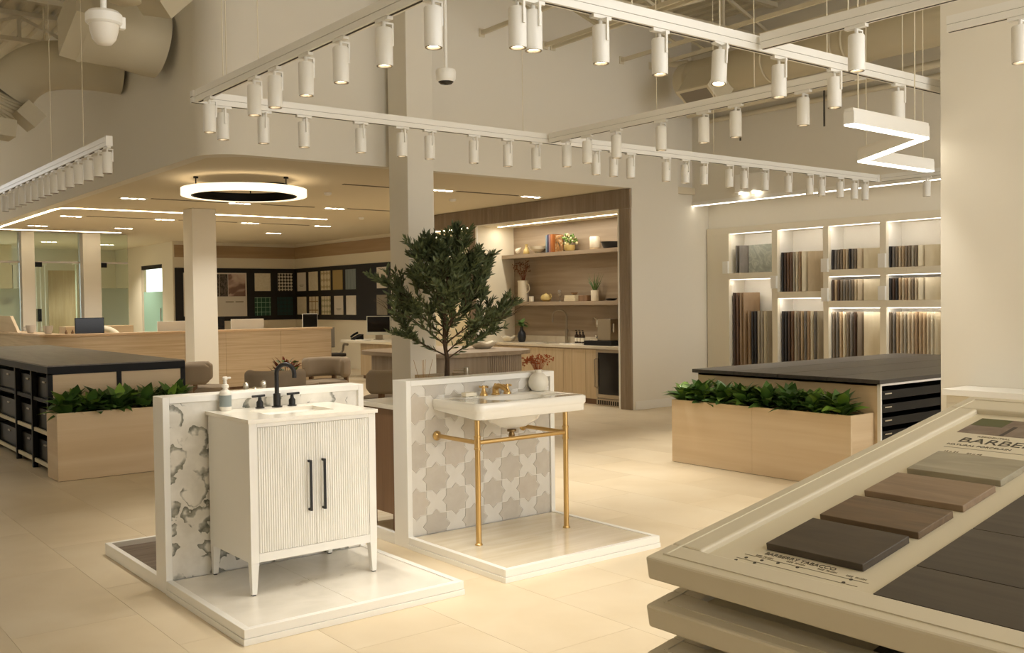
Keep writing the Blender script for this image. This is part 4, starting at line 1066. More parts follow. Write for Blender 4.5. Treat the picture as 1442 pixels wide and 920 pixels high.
# ---- sloping sample rack in the foreground
TILT = R(10.093)
RX, RZ0 = 1.658, .95
RK = thing('sample_rack', 'beige rack of sloping sample boards with framed edges', 'display rack', (2.4, 1.2, 0))
def brd(mb, drop=0.):
    """board coordinates (along slope, Y, height above the board face) to world"""
    M = Matrix.Translation((RX, 0, RZ0-drop)) @ Matrix.Rotation(-TILT, 4, 'Y')
    mb.xf(M); return mb
RL, RY0, RY1 = 1.546, .47, 1.623
def frame_box(drop):
    fw_ = .092
    mb = MB()
    th = .056
    mb.box(0, .092, RY0, RY1, -th, 0).box(RL-.14, RL, RY0, RY1, -th, 0).box(.092, RL-.14, RY1-.092, RY1, -th, 0).box(.092, RL-.14, RY0, RY0+.092, -th, 0)
    return brd(mb, drop)
for k in range(6):
    drop = .113*k
    fb = wpart('board_frame', frame_box(drop), M_RACK, RK, bevel=.006)
    wpart('frame_bead', brd(MB().box(.03, .036, RY0+.03, RY1-.03, 0, .0025).box(.036, RL-.036, RY1-.036, RY1-.03, 0, .0025).box(RL-.042, RL-.036, RY0+.03, RY1-.03, 0, .0025), drop), M_RACK, RK)
    wpart('board_face', brd(MB().box(.086, RL-.134, RY0+.086, RY1-.086, -.04, -.016), drop), M_PRINT, RK)
    for j in range(3):
        a = .102+j*.2
    # dark planks fixed on the face
    n = 5; pw = .2075
    edges = [(.100, .262)]+[(.262+.24*i, min(.262+.24*(i+1), 1.23)) for i in range(4)]
    for a, b in edges:
        wpart('sample_plank', brd(MB().box(a+.0015, b-.0015, RY0+.10, 1.095, -.016, -.006), drop), M_DARKW, RK)
wpart('rack_side', MB().box(1.95, 2.01, .62, 1.30, .05, .42).box(2.85, 2.91, .62, 1.30, .05, .62), M_RACK, RK)
wpart('rack_base', MB().box(1.8, 3.0, .6, 1.45, 0, .05), M_RACK, RK)
# loose sample tiles resting on the top board
cols = [('tobacco', ('3d342a', '4a4034', '564b3d')), ('brown', ('5c4a36', '6b5740', '79634a')), ('caramel', ('7b6650', '8b745b', '998369')), ('sand grey', ('8f8670', '9f967f', 'ada48d'))]
spots = [((.20, .384), (1.179, 1.428)), ((.411, .565), (1.172, 1.428)), ((.605, .765), (1.169, 1.428)), ((.804, .972), (1.175, 1.425))]
labs = ['dark tobacco wood-look sample tile nearest the rack corner', 'grey-brown wood-look sample tile next to the caramel one', 'caramel wood-look sample tile on the sloping rack', 'pale sand wood-look sample tile below the large lettering']
for k, ((nm, cc), ((a, b), (c, d_))) in enumerate(zip(cols, spots)):
    me_ = MB().box(a-(a+b)/2, b-(a+b)/2, c-(c+d_)/2, d_-(c+d_)/2, 0, .017)
    M_ = ramp_mat('sample_'+nm.replace(' ', '_'), [(.25, cc[0]), (.5, cc[1]), (.75, cc[2])], (1., .16, 1), 16., 6., 1.6, .5, .2, off=True)
    mids = Vector(((a+b)/2, (c+d_)/2, -.0158))
    mids = Matrix.Translation((RX, 0, RZ0)) @ Matrix.Rotation(-TILT, 4, 'Y') @ mids
    o = obj('sample_tile', me_, M_, bevel=.0015, loc=mids); o.rotation_euler = (0, -TILT, 0)
    tag(o, labs[k], 'sample tile', 'loose sample tiles on the sloping rack')
# printing on the board
def board_text(s, size, u, y, m, name='lettering', sy=1.):
    o = text_mesh(s, size, m, name, RK, .0003)
    M = Matrix.Translation((RX, 0, RZ0)) @ Matrix.Rotation(-TILT, 4, 'Y') @ Matrix.Translation((u, y, -.0155)) @ Matrix.Rotation(R(-90), 4, 'Z') @ Matrix.Diagonal((1., sy, 1., 1.))
    o.matrix_local = Matrix.Translation(-RK.location) @ M
    return o
board_text('BARBERRY', .062, 1.118, 1.452, M_TEXT)
board_text('RESIDENTIAL', .016, 1.175, 1.42, M_TEXTL)
board_text('NATURAL PORCELAIN', .018, 1.085, 1.465, M_TEXT)
board_text('12 x 24      24 x 48', .014, 1.02, 1.44, M_TEXTL)
board_text('BARBERRY TABACCO', .019, .176, 1.418, M_TEXT)
for u, y0_, y1_ in ((1.062, 1.03, 1.46), (.155, 1.14, 1.456), (.130, 1.15, 1.46)):
    wpart('rule', brd(MB().box(u, u+.0016, y0_, y1_, -.0158, -.0153)), M_TEXTL, RK)
for u, y in ((.14, 1.44), (.118, 1.452), (.145, 1.40), (.125, 1.405), (.150, 1.36), (.152, 1.31), (.155, 1.18), (.135, 1.185)):
    wpart('print_dot', brd(MB().cyl((u, y), .0042, -.0158, -.0152, 10)), M_TEXT, RK)
for u, y in ((.160, 1.43), (.165, 1.35), (.165, 1.27), (.165, 1.2)):
    board_text('SIZE  FINISH', .009, u, y, M_TEXTL)
PIC = wpart('picture_print', brd(MB().box(1.205, 1.362, RY0+.09, 1.495, -.0158, -.0153)), ramp_mat('terrace_print', [(.2, '4d3d31'), (.45, '6d5848'), (.6, '7d6a5a'), (.8, '8f8375')], (1, 1, 1), 14., 4., .5, .4), RK)
for y0_, y1_, u0_, u1_, cc in ((1.40, 1.494, 1.285, 1.36, '53562c'), (1.05, 1.33, 1.335, 1.362, 'b5652c'), (.95, 1.25, 1.30, 1.335, 'c87a3a'), (1.18, 1.2, 1.206, 1.33, '2f2620'), (1.36, 1.372, 1.206, 1.30, '3d3128')):
    wpart('picture_patch', brd(MB().box(u0_, u1_, y0_, y1_, -.0153, -.0151)), mat('print_'+cc, cc, .5), RK)

# ================================================================ BOOKCASE OF SAMPLES
BXF, BXB, BZT = 11.70, 12.02, 2.615   # face, back
BK = thing('sample_bookcase', 'cream built-in bookcase with lit bays of tile samples', 'bookcase', (11.75, 7.2, 0))
M_BK = mat('bookcase_cream', 'e9e0cb', .55)
bays = [(8.86, 9.64), (8.01, 8.765), (7.16, 7.93), (6.30, 7.07)]
bot = .08
wpart('plinth', MB().box(BXF, 11.74, 5.4, 10.06, 0, bot), M_BK, BK)
wpart('top_rail', MB().box(BXF-.02, 11.74, 5.4, 10.06, 2.52, BZT), M_BK, BK, bevel=.003)
st_edges = [(9.64, 10.06), (8.765, 8.86), (7.93, 8.01), (7.07, 7.16), (5.4, 6.30)]
for a, b in st_edges: wpart('stile', MB().box(BXF-.02, 11.74, a, b, bot, 2.52), M_BK, BK, bevel=.002)
shelves = [[1.885], [1.595], [1.882, 1.459], [1.882, 1.459]]
# the bays are recessed into the wall: shelves, linings and light strips
for nm_, a_ in (('wall_back_right', (11.74, 12.1, -2., 6.30, 0, 2.97)), ('wall_back_left', (11.74, 12.1, 9.64, 10.075, 0, 2.97)), ('wall_back_header', (11.74, 12.1, 6.30, 9.64, 2.52, 2.97)),
                ('wall_back', (12.05, 12.1, 6.30, 9.64, 0, 2.52)), ('wall_bay_fin_1', (11.74, 12.05, 8.765, 8.86, 0, 2.52)), ('wall_bay_fin_2', (11.74, 12.05, 7.93, 8.01, 0, 2.52)), ('wall_bay_fin_3', (11.74, 12.05, 7.07, 7.16, 0, 2.52)),
                ('wall_bay_floor_1', (11.74, 12.05, 8.86, 9.64, 0, bot)), ('wall_bay_floor_2', (11.74, 12.05, 8.01, 8.765, 0, bot)), ('wall_bay_floor_3', (11.74, 12.05, 7.16, 7.93, 0, bot)), ('wall_bay_floor_4', (11.74, 12.05, 6.30, 7.07, 0, bot))):
    struct(nm_, MB().box(*a_), M_TRIMW2 if 'bay' in nm_ or nm_ == 'wall_back' else M_WALL)
levels = []      # (bay, z floor, z ceiling)
for k, ((a, b), sh) in enumerate(zip(bays, shelves)):
    zs_ = [bot]+[z for z in sorted(sh)]
    for z in sh: wpart('shelf', MB().box(BXF-.018, 12.05, a, b, z-.046, z+.046), M_BK, BK)
    tops = [z-.046 for z in sorted(sh)]+[2.52]
    for z0_, z1_ in zip([bot]+[z+.046 for z in sorted(sh)], tops):
        levels.append((k, z0_, z1_))
        d_ = wpart('light_strip', MB().box(BXF+.0, BXF+.02, a+.01, b-.01, z1_-.008, z1_), M_LEDS, BK)
        area('shelf_light', (BXF+.02-BK.location.x, (a+b)/2-BK.location.y, z1_-.012), BK, 0.9 if z1_-z0_ > .5 else .32, .02, b-a-.06, (0, R(-30), 0), (1., .9, .76))
for (y, z) in ((9.68, 2.02), (8.81, 1.78), (7.97, 1.99), (7.97, 1.59), (7.115, 2.02), (7.115, 1.60)):
    wpart('shelf_tag', MB().box(BXF-.06, BXF-.02, y-.05, y+.05, z-.09, z+.09), M_TRIMW, BK, bevel=.002)
PAL = {'charcoal': ('2f2b29', '3b3734'), 'dark brown': ('4a382b', '5a4535'), 'chestnut': ('6c513c', '7d6049'), 'tan': ('9b8163', 'aa8f70'), 'oak': ('b09877', 'bea787'), 'taupe': ('7d6f5e', '8b7d6b'),
       'grey': ('77716a', '89827a'), 'beige': ('c2b195', 'd0c0a5'), 'cream': ('d5c9ae', 'e0d6be'), 'stone': ('a39a88', 'b5ac9a'), 'blue grey': ('8f938c', 'a3a79f')}
SM = {k: ramp_mat('sample_'+k.replace(' ', '_')+'_slab', [(.3, a), (.7, b)], (1, 1, .3), 14., 6., .6, .45, .02, off=True, vary=.06) for k, (a, b) in PAL.items()}
BAYN = ['first bookcase bay', 'second bookcase bay', 'third bookcase bay', 'fourth bookcase bay']
def row(bay, z, h, y_start, y_end, colors, where, lean=.0, thick=.013, wide=None):
    """sample panels standing edge-out side by side in a bay, each turned a little to show its face"""
    span = y_start-y_end; n = len(colors); last = .0 if not lean else .22
    p = (span-last)/(n-(1 if lean else 0))
    for i, c in enumerate(colors):
        face = lean and i == n-1
        y = y_end+last/2+.01 if face else y_start-(i+.5)*p
        mb = MB().box(-.13, .13, -thick/2, thick/2, 0, h-.001*(i % 3))
        o = obj('tile_sample', mb, SM[c], loc=(BXF+(.14 if face else .155), y, z+.001))
        o.rotation_euler = (0, 0, R(-64 if face else -28))
        tag(o, '%s sample panel standing %s of the %s' % (c, where, BAYN[bay]) if not face else '%s sample panel turned to face out %s of the %s' % (c, where, BAYN[bay]), 'sample panel', 'sample panels %s of the %s' % (where, BAYN[bay]))
row(1, 1.641, .56, 8.70, 8.09, ['charcoal', 'dark brown', 'chestnut', 'chestnut', 'stone', 'cream', 'tan', 'cream', 'beige'], 'on the upper shelf', 1.)
row(2, 1.928, .272, 7.87, 7.22, ['charcoal', 'grey', 'taupe', 'taupe', 'oak', 'beige', 'charcoal', 'grey', 'taupe', 'beige', 'cream'], 'on the top shelf', 1.)
row(3, 1.928, .272, 7.02, 6.36, ['charcoal', 'grey', 'taupe', 'beige', 'oak', 'taupe', 'taupe', 'stone', 'taupe', 'cream', 'cream'], 'on the top shelf', 1.)
row(2, 1.505, .285, 7.87, 7.22, ['dark brown', 'oak', 'dark brown', 'taupe', 'grey', 'taupe', 'grey', 'taupe', 'beige', 'beige', 'cream'], 'on the middle shelf', 1.)
row(3, 1.505, .285, 7.02, 6.36, ['charcoal', 'dark brown', 'charcoal', 'oak', 'beige', 'tan', 'beige', 'taupe', 'beige', 'cream', 'cream'], 'on the middle shelf', 1.)
row(0, .08, 1.56, 9.58, 9.33, ['dark brown', 'chestnut', 'tan', 'tan'], 'tall at the bottom')
row(0, .08, 1.285, 9.30, 8.90, ['tan', 'charcoal', 'charcoal', 'stone', 'stone', 'cream', 'stone'], 'low at the bottom')
row(1, .08, 1.285, 8.70, 8.06, ['charcoal', 'charcoal', 'dark brown', 'chestnut', 'stone', 'taupe', 'oak', 'grey', 'tan', 'cream', 'grey', 'stone'], 'at the bottom')
row(2, .08, 1.275, 7.87, 7.22, ['taupe', 'grey', 'oak', 'cream', 'taupe', 'grey', 'dark brown', 'taupe', 'cream'], 'at the bottom', 1.)
row(3, .08, 1.275, 7.03, 6.36, ['taupe', 'grey', 'oak', 'beige', 'stone', 'beige', 'beige', 'tan', 'oak', 'oak', 'beige', 'cream', 'cream'], 'at the bottom')
# two marble slabs on the first bay's upper shelf
for y, c, r_ in ((9.50, 'blue grey', -60), (9.44, 'blue grey', -60)):
    o = obj('tile_sample', MB().box(-.12, .12, -.006, .006, 0, .41), SM['grey'], loc=(BXF+.15, y, 1.933)); o.rotation_euler = (0, 0, R(-28))
    tag(o, 'grey-green stone slab standing edge-out beside the veined slab', 'sample panel', 'slabs on the upper shelf of the first bay')
M_VEIN = ramp_mat('veined_grey_marble', [(.3, '8c9086'), (.5, '9ea298'), (.56, 'b4b6aa'), (.62, 'a0a499'), (.8, 'aaada2')], (1, 1, 1), 5., 9., 2.2, .3)
solo('stone_slab', 'veined grey-green marble slab facing out on the first bay', 'sample panel', MB().box(11.86, 11.875, 8.98, 9.41, 1.933, 2.345), M_VEIN)

# ================================================================ KITCHEN NICHE
ky0, ky1 = NY0, NY1
ct = .872
# fridge
FR = thing('bar_fridge', 'stainless bar fridge with black glass door under the kitchen counter', 'fridge', (10.2, 10.47, 0))
wpart('body', MB().box(10.03, 10.6, 10.17, 10.745, .1, .835), M_STEELB, FR)
wpart('door_frame', MB().box(9.985, 10.03, 10.17, 10.20, .12, .835).box(9.985, 10.03, 10.70, 10.745, .12, .835).box(9.985, 10.03, 10.2, 10.7, .785, .835).box(9.985, 10.03, 10.2, 10.7, .12, .17), M_STEELB, FR, bevel=.002)
wpart('door_glass', MB().box(9.99, 10.0, 10.2, 10.7, .17, .785), M_SCREEN, FR)
wpart('handle', MB().tube([(9.985, 10.715, .70), (9.95, 10.735, .68), (9.95, 10.735, .28), (9.985, 10.715, .26)], .010, 8), M_STEELB, FR, smooth=True)
wpart('vent_grille', MB().box(9.99, 10.03, 10.17, 10.745, 0, .10), M_STEELB, FR)
for i in range(12): wpart('vent_slot', MB().box(9.987, 9.99, 10.19+i*.045, 10.215+i*.045, .02, .08), M_BLACK, FR)
# cabinets: each door bay a unit
ks = [10.755, 11.02, 11.325, 11.53, 12.03, 12.53, 13.03, 13.53]
names = ['beside the bar fridge', 'second from the bar fridge', 'third from the bar fridge', 'fourth from the bar fridge', 'fifth from the bar fridge', 'sixth from the bar fridge', 'against the white niche side']
for (a, b), nm in zip(zip(ks[:-1], ks[1:]), names):
    t = thing('kitchen_cabinet', 'oak base cabinet %s' % nm, 'cabinet', (10.3, (a+b)/2, 0), 'oak base cabinets in the kitchen niche')
    wpart('body', MB().box(10.05, 10.66, a+.001, b-.001, .08, ct-.04), M_OAKZ, t)
    wpart('door', MB().box(10.03, 10.049, a+.003, b-.003, .085, ct-.055), M_OAKZ, t)
    wpart('toe_kick', MB().box(10.08, 10.66, a+.001, b-.001, 0, .08), M_BROWN, t)
CT = thing('kitchen_worktop', 'pale stone worktop along the kitchen niche', 'worktop', (10.33, 11.84, ct-.04))
sk = (12.0, 12.45, 10.16, 10.5)
wpart('slab', MB().box(10.01, 10.16, ky0, ky1, ct-.038, ct).box(10.5, XB, ky0, ky1, ct-.038, ct).box(10.16, 10.5, ky0, 12.0, ct-.038, ct).box(10.16, 10.5, 12.45, ky1, ct-.038, ct), M_STONE, CT)
wpart('upstand', MB().box(XB-.018, XB-.001, ky0, ky1, ct, ct+.1), M_STONE, CT)
wpart('sink_bowl', MB().box(10.16, 10.5, 12.0, 12.45, ct-.036, ct-.03), M_STEELB, CT)
wpart('ledge_block', MB().box(10.12, XB-.02, 11.42, 11.72, ct, ct+.012), M_QUARTZ, CT)
# shelves
for z, lab in ((2.345, 'upper wood shelf in the kitchen niche'), (1.545, 'lower wood shelf in the kitchen niche')):
    solo('wall_shelf', lab, 'shelf', MB().box(10.40, XB-.001, ky0+.002, ky1-.002, z-.062, z), M_WOODK)
# niche light line
t = thing('niche_light', 'glowing light line under the niche ceiling', 'light strip', (10.25, 11.8, NZ-.012))
wpart('diffuser', MB().box(10.28, 10.294, ky0+.02, ky1-.06, NZ-.008, NZ), M_LED, t)
area('niche_lamp', (.03, 0, -.01), t, 16., .03, 3.2)
t = thing('niche_light', 'glowing light line in the second niche behind the olive tree', 'light strip', (10.05, 14.4, NZ-.012))
wpart('diffuser', MB().box(9.93, 9.96, 13.8, 14.95, NZ-.008, NZ), M_LED, t)
area('niche_lamp', (-.1, 0, -.01), t, 14., .03, 1.1)
SZ1, SZ2, SX = 2.346, 1.546, 10.53
def vaseform(name, label, cat, prof, x, y, z, m, n=20, part='body'):
    t = thing(name, label, cat, (x, y, z)); wpart(part, MB().lathe(prof, (x, y, z), n), m, t, smooth=True); return t
M_CERAM = mat('cream_ceramic', 'e3d8c0', .5); M_OCHRE = mat('ochre_ceramic', 'bfa768', .5); M_BLUEK = mat('ink_ceramic', '1b1d22', .4)
# upper shelf
t = thing('shell_ornament', 'spiky pale shell ornament on the upper shelf', 'ornament', (SX, 13.24, SZ1))
wpart('shell', MB().lathe([(.004, 0), (.035, .012), (.05, .05), (.03, .10), (.004, .16)], n=8).xf(Matrix.Translation((SX, 13.30, SZ1+.045)) @ Matrix.Rotation(R(62), 4, 'X')), M_CERAM, t)
vaseform('bud_vase', 'small ochre bud vase on the upper shelf', 'vase', [(.05, 0), (.058, .02), (.045, .07), (.022, .11), (.018, .14), (.03, .17)], SX, 13.02, SZ1, M_OCHRE)
vaseform('footed_bowl', 'white footed bowl on the upper shelf', 'bowl', [(.06, 0), (.06, .015), (.045, .025), (.13, .07), (.15, .12), (.145, .12), (.12, .07), (.04, .04)], SX, 12.72, SZ1, M_CERAM)
for k, (y, w, h, c, lab) in enumerate(((12.375, .035, .28, '6f7f86', 'grey-blue spine'), (12.335, .03, .29, '3c3c52', 'navy spine'), (12.295, .035, .285, '8d6a66', 'dusty pink spine'), (12.245, .05, .29, '9a5a26', 'burnt orange spine'))):
    t = thing('book', 'book with %s on the upper kitchen shelf' % lab, 'book', (SX, y, SZ1), 'books on the upper kitchen shelf')
    wpart('cover', MB().box(SX-.1, SX+.1, y-w/2+.001, y-w/2+.004, SZ1, SZ1+h).box(SX-.1, SX+.1, y+w/2-.004, y+w/2-.001, SZ1, SZ1+h).box(SX-.104, SX-.1, y-w/2+.001, y+w/2-.001, SZ1, SZ1+h), mat('book_'+c, c, .6), t)
    wpart('pages', MB().box(SX-.099, SX+.095, y-w/2+.004, y+w/2-.004, SZ1+.003, SZ1+h-.004), mat('paper', 'e4dac4', .9), t)
t = thing('book', 'illustrated book facing out on the upper kitchen shelf', 'book', (10.48, 12.11, SZ1), 'books on the upper kitchen shelf')
wpart('cover', MB().box(10.47, 10.49, 12.02, 12.2, SZ1, SZ1+.27), ramp_mat('book_cover', [(.3, '2e2a22'), (.5, '9a6a34'), (.65, 'b9a98a'), (.8, '5b4a34')], (1, 1, 1), 12., 3., 1.), t)
t = thing('flower_pot', 'ochre pot of mixed cream flowers on the upper shelf', 'plant', (SX, 11.92, SZ1))
wpart('pot', MB().lathe([(.06, 0), (.085, .03), (.09, .10), (.085, .10)], (SX, 11.92, SZ1), 20), M_OCHRE, t, smooth=True)
fl = MB(); gl = MB()
for i in range(60):
    a = random.uniform(0, 2*PI); q = random.random(); rr = .15*math.sqrt(q); z = .12+.17*random.random()*(1-.4*q)
    (fl if i % 3 == 0 else gl).sphere((SX+rr*.6*math.cos(a), 11.92+rr*math.sin(a), SZ1+z), random.uniform(.012, .026), 6, 4)
tag(wpart('blossoms', fl, mat('cream_blossom', 'd8c79a', .7), t), kind='stuff'); tag(wpart('foliage', gl, M_LEAF2, t), kind='stuff')
t = vaseform('canister', 'white canister with wooden foot on the upper shelf', 'canister', [(.075, .03), (.078, .035), (.078, .19), (.07, .20)], SX, 11.33, SZ1, M_CERAM)
wpart('foot', MB().cyl((SX, 11.33), .078, SZ1, SZ1+.03, 20), M_OAKZ, t)
vaseform('bowl', 'wide black bowl on the upper shelf', 'bowl', [(.09, 0), (.11, .01), (.15, .10), (.145, .10), (.1, .02)], SX, 10.98, SZ1, M_BLUEK)
# lower shelf
vaseform('dish', 'small black dish on the lower shelf', 'dish', [(.06, 0), (.07, .005), (.07, .035), (.065, .035), (.06, .01)], SX, 13.42, SZ2, M_BLUEK)
t = vaseform('pitcher', 'tall white pitcher holding dried brown branches', 'pitcher', [(.085, 0), (.09, .01), (.09, .33), (.095, .36), (.09, .36), (.085, .02)], SX, 13.12, SZ2, M_CERAM)
wpart('handle', MB().tube(smoothpath([(SX, 13.03, SZ2+.30), (SX, 12.97, SZ2+.29), (SX, 12.955, SZ2+.2), (SX, 13.03, SZ2+.14)]), .009, 8), M_CERAM, t, smooth=True)
wpart('lip', MB().box(SX-.02, SX+.02, 13.2, 13.25, SZ2+.335, SZ2+.36), M_CERAM, t)
br = MB(); bl = MB()
for i in range(26):
    a = random.uniform(0, 2*PI); rr = random.uniform(.05, .26)
    tip = Vector((SX-.02+.35*rr*math.cos(a), 13.12+rr*math.sin(a), SZ2+random.uniform(.48, .68)))
    br.tube([(SX, 13.12, SZ2+.3), (SX, 13.12+rr*.4*math.sin(a), SZ2+.44), tip], .002, 4)
    for k in range(5): bl.sphere((tip.x+random.uniform(-.02, .02), tip.y+random.uniform(-.03, .03), tip.z+random.uniform(-.05, .02)), random.uniform(.006, .012), 5, 4)
tag(wpart('branches', br, M_RUST2, t), kind='stuff'); tag(wpart('dried_leaves', bl, mat('dried_leaf', '6b4526', .9), t), kind='stuff')
t = thing('mug', 'pair-striped pale mug on the lower shelf', 'mug', (SX, 12.90, SZ2)); wpart('cup', MB().lathe([(.038, 0), (.042, .004), (.042, .09), (.038, .09), (.036, .01)], (SX, 12.90, SZ2), 16), M_CERAM, t, smooth=True)
t = thing('teapot', 'small ochre teapot with loop handle on the lower shelf', 'teapot', (SX, 12.52, SZ2))
wpart('pot_body', MB().lathe([(.05, 0), (.085, .03), (.09, .07), (.07, .105), (.03, .118), (.012, .13), (.012, .14)], (SX, 12.52, SZ2), 20), M_OCHRE, t, smooth=True)
wpart('handle', MB().tube(smoothpath([(SX, 12.44, SZ2+.10), (SX, 12.40, SZ2+.12), (SX, 12.385, SZ2+.07), (SX, 12.435, SZ2+.03)]), .007, 6), M_OCHRE, t, smooth=True)
t = thing('glass_tumbler', 'clear stem glass on the lower shelf', 'glass', (SX, 12.17, SZ2)); wpart('glass', MB().lathe([(.03, 0), (.006, .01), (.006, .07), (.035, .11), (.03, .18), (.028, .18), (.03, .11)], (SX, 12.17, SZ2), 16), mat('clear_glass', 'f2efe6', .05, trans=.9), t, smooth=True)
for k, (z, d, lab) in enumerate(((0, .0, 'bottom'), (.047, .012, 'top'))):
    solo('book', 'pale book lying flat at the %s of the small stack' % lab, 'book', MB().box(SX-.09, SX+.09, 11.70+d, 11.97-d, SZ2+z, SZ2+z+.046), mat('cream_cloth', 'd9ccb0' if k else 'cdbf9f', .8), 'stacked pale books on the lower shelf', bevel=.003)
vaseform('bird_bowl', 'little brown boat-shaped bowl on the stacked books', 'bowl', [(.02, 0), (.05, .02), (.06, .045), (.05, .04), (.02, .012)], SX, 11.82, SZ2+.0935, M_BROWN)
solo('tray', 'low brown tray between the books and the potted grass', 'tray', MB().box(SX-.06, SX+.06, 11.46, 11.66, SZ2, SZ2+.09), M_BROWN, bevel=.004)
t = vaseform('potted_grass', 'white pot of spiky green grass on the lower shelf', 'plant', [(.058, 0), (.06, .005), (.062, .165), (.056, .165), (.054, .1)], SX, 11.34, SZ2, M_CERAM, part='pot')
gl = MB()
for i in range(34):
    a = random.uniform(0, 2*PI); rr = random.uniform(.02, .20)
    gl.tube([(SX, 11.34, SZ2+.12), (SX+.3*rr*math.cos(a), 11.34+.4*rr*math.sin(a), SZ2+.24), (SX+.5*rr*math.cos(a), 11.34+rr*math.sin(a), SZ2+.28+.16*random.random())], [.006, .005, .0008], 4)
tag(wpart('grass', gl, M_LEAF, t), kind='stuff')
vaseform('bowl', 'shallow black bowl at the right of the lower shelf', 'bowl', [(.05, 0), (.07, .005), (.10, .035), (.095, .035), (.06, .01)], SX, 10.98, SZ2, M_BLUEK)
t = thing('wall_mirror', 'small dark oval ring leaning at the niche side', 'ornament', (SX, 10.80, SZ2)); wpart('ring', MB().tube([(SX+.02*math.cos(a), 10.80+.03*math.cos(a), SZ2+.10+.09*math.sin(a)) for a in [2*PI*i/20 for i in range(20)]], .010, 6, closed=True), M_BLUEK, t, smooth=True)
# worktop
t = vaseform('black_vase', 'black bottle vase with green leaves on the worktop', 'vase', [(.045, 0), (.06, .02), (.075, .09), (.065, .15), (.03, .20), (.026, .235), (.032, .25)], 10.35, 12.95, ct, M_BLUEK)
for i in range(14):
    a = i*2.4; o = obj('leaf', None, None, t, me=LEAVES[i % 2]); o.location = (0, 0, .24+.08*random.random()); o.rotation_euler = (0, -R(random.uniform(0, 55)), a); o.scale = (.15, .15, .15)
t = thing('kitchen_faucet', 'tall brushed gooseneck faucet at the kitchen sink', 'faucet', (10.56, 12.05, ct))
kp = [(10.56, 12.05, ct), (10.56, 12.05, ct+.42)]+[(10.56-.05*(1-math.cos(a)), 12.05+.115*(1-math.cos(a)), ct+.42+.115*math.sin(a)) for a in [PI*i/12 for i in range(1, 13)]]+[(10.46, 12.28, ct+.33)]
wpart('spout', MB().tube(kp, .013, 12), M_STEELB, t, smooth=True)
wpart('valve_body', MB().cyl((10.56, 12.05), .026, ct, ct+.18, 16).cyl((10.56, 12.05), .03, ct+.18, ct+.22, 16), M_STEELB, t, smooth=True)
for i in range(3):
    t = thing('soap_bottle', 'dark amber pump bottle with white label by the kitchen sink', 'bottle', (10.42, 11.50+.075*i, ct+.012), 'amber bottles by the kitchen sink')
    bo = (10.42, 11.50+.075*i, ct+.012)
    wpart('bottle', MB().lathe([(.03, 0), (.032, .005), (.032, .12), (.012, .145), (.012, .16)], bo, 16), mat('dark_amber', '2a1d14', .2), t, smooth=True)
    wpart('label', MB().lathe([(.0325, .025), (.0325, .085)], bo, 16, cap=False), mat('paper_label', 'd8cfba', .7), t)
    wpart('pump', MB().lathe([(.014, .16), (.014, .175), (.005, .18), (.005, .20)], bo, 10).box(bo[0]-.03, bo[0]+.005, bo[1]-.005, bo[1]+.005, bo[2]+.196, bo[2]+.206), M_BLACK, t)
t = thing('espresso_machine', 'chrome espresso machine on a black tray', 'coffee machine', (10.38, 10.92, ct))
wpart('tray', MB().box(10.18, 10.60, 10.62, 11.22, ct, ct+.07), M_BLACK, t, bevel=.004)
wpart('body', MB().box(10.26, 10.56, 10.72, 11.0, ct+.07, ct+.40), M_STEELB, t, bevel=.01)
wpart('group_head', MB().cyl((10.34, 11.07), .035, ct+.27, ct+.36, 16).box(10.3, 10.4, 10.99, 11.06, ct+.31, ct+.38), M_CHROME, t)
wpart('drip_tray', MB().box(10.26, 10.45, 11.0, 11.16, ct+.07, ct+.09), M_CHROME, t)
wpart('lever', MB().tube([(10.34, 11.07, ct+.37), (10.3, 11.12, ct+.42)], .008, 8).tube([(10.3, 10.69, ct+.2), (10.3, 10.69, ct+.33)], .014, 10), M_CHROME, t, smooth=True)
wpart('cup', MB().lathe([(.028, 0), (.04, .06), (.036, .06)], (10.34, 11.08, ct+.09), 14), M_CHROME, t, smooth=True)
def ruffle(name, label, x, y, z, r_):
    t = thing(name, label, 'dish', (x, y, z)); mb = MB(); n = 40; vs = []
    for k, (q, h) in enumerate(((.35, .0), (.6, .01), (.85, .05), (1., .085))):
        for i in range(n):
            a = 2*PI*i/n; w = 1+.07*math.sin(5*a)*(k/3)
            vs.append((x+r_*q*w*math.cos(a), y+r_*q*w*math.sin(a), z+h+.016*math.sin(5*a+1)*(k/3)))
    mb.add(vs, [(j*n+i, j*n+(i+1) % n, (j+1)*n+(i+1) % n, (j+1)*n+i) for j in range(3) for i in range(n)]+[tuple(range(n))[::-1]])
    o = wpart('bowl', mb, M_CERAM, t, smooth=True); sm = o.modifiers.new('thick', 'SOLIDIFY'); sm.thickness = .008
ruffle('ruffled_dish', 'small ruffled white dish on the kitchen worktop', 10.3, 13.24, ct, .13)

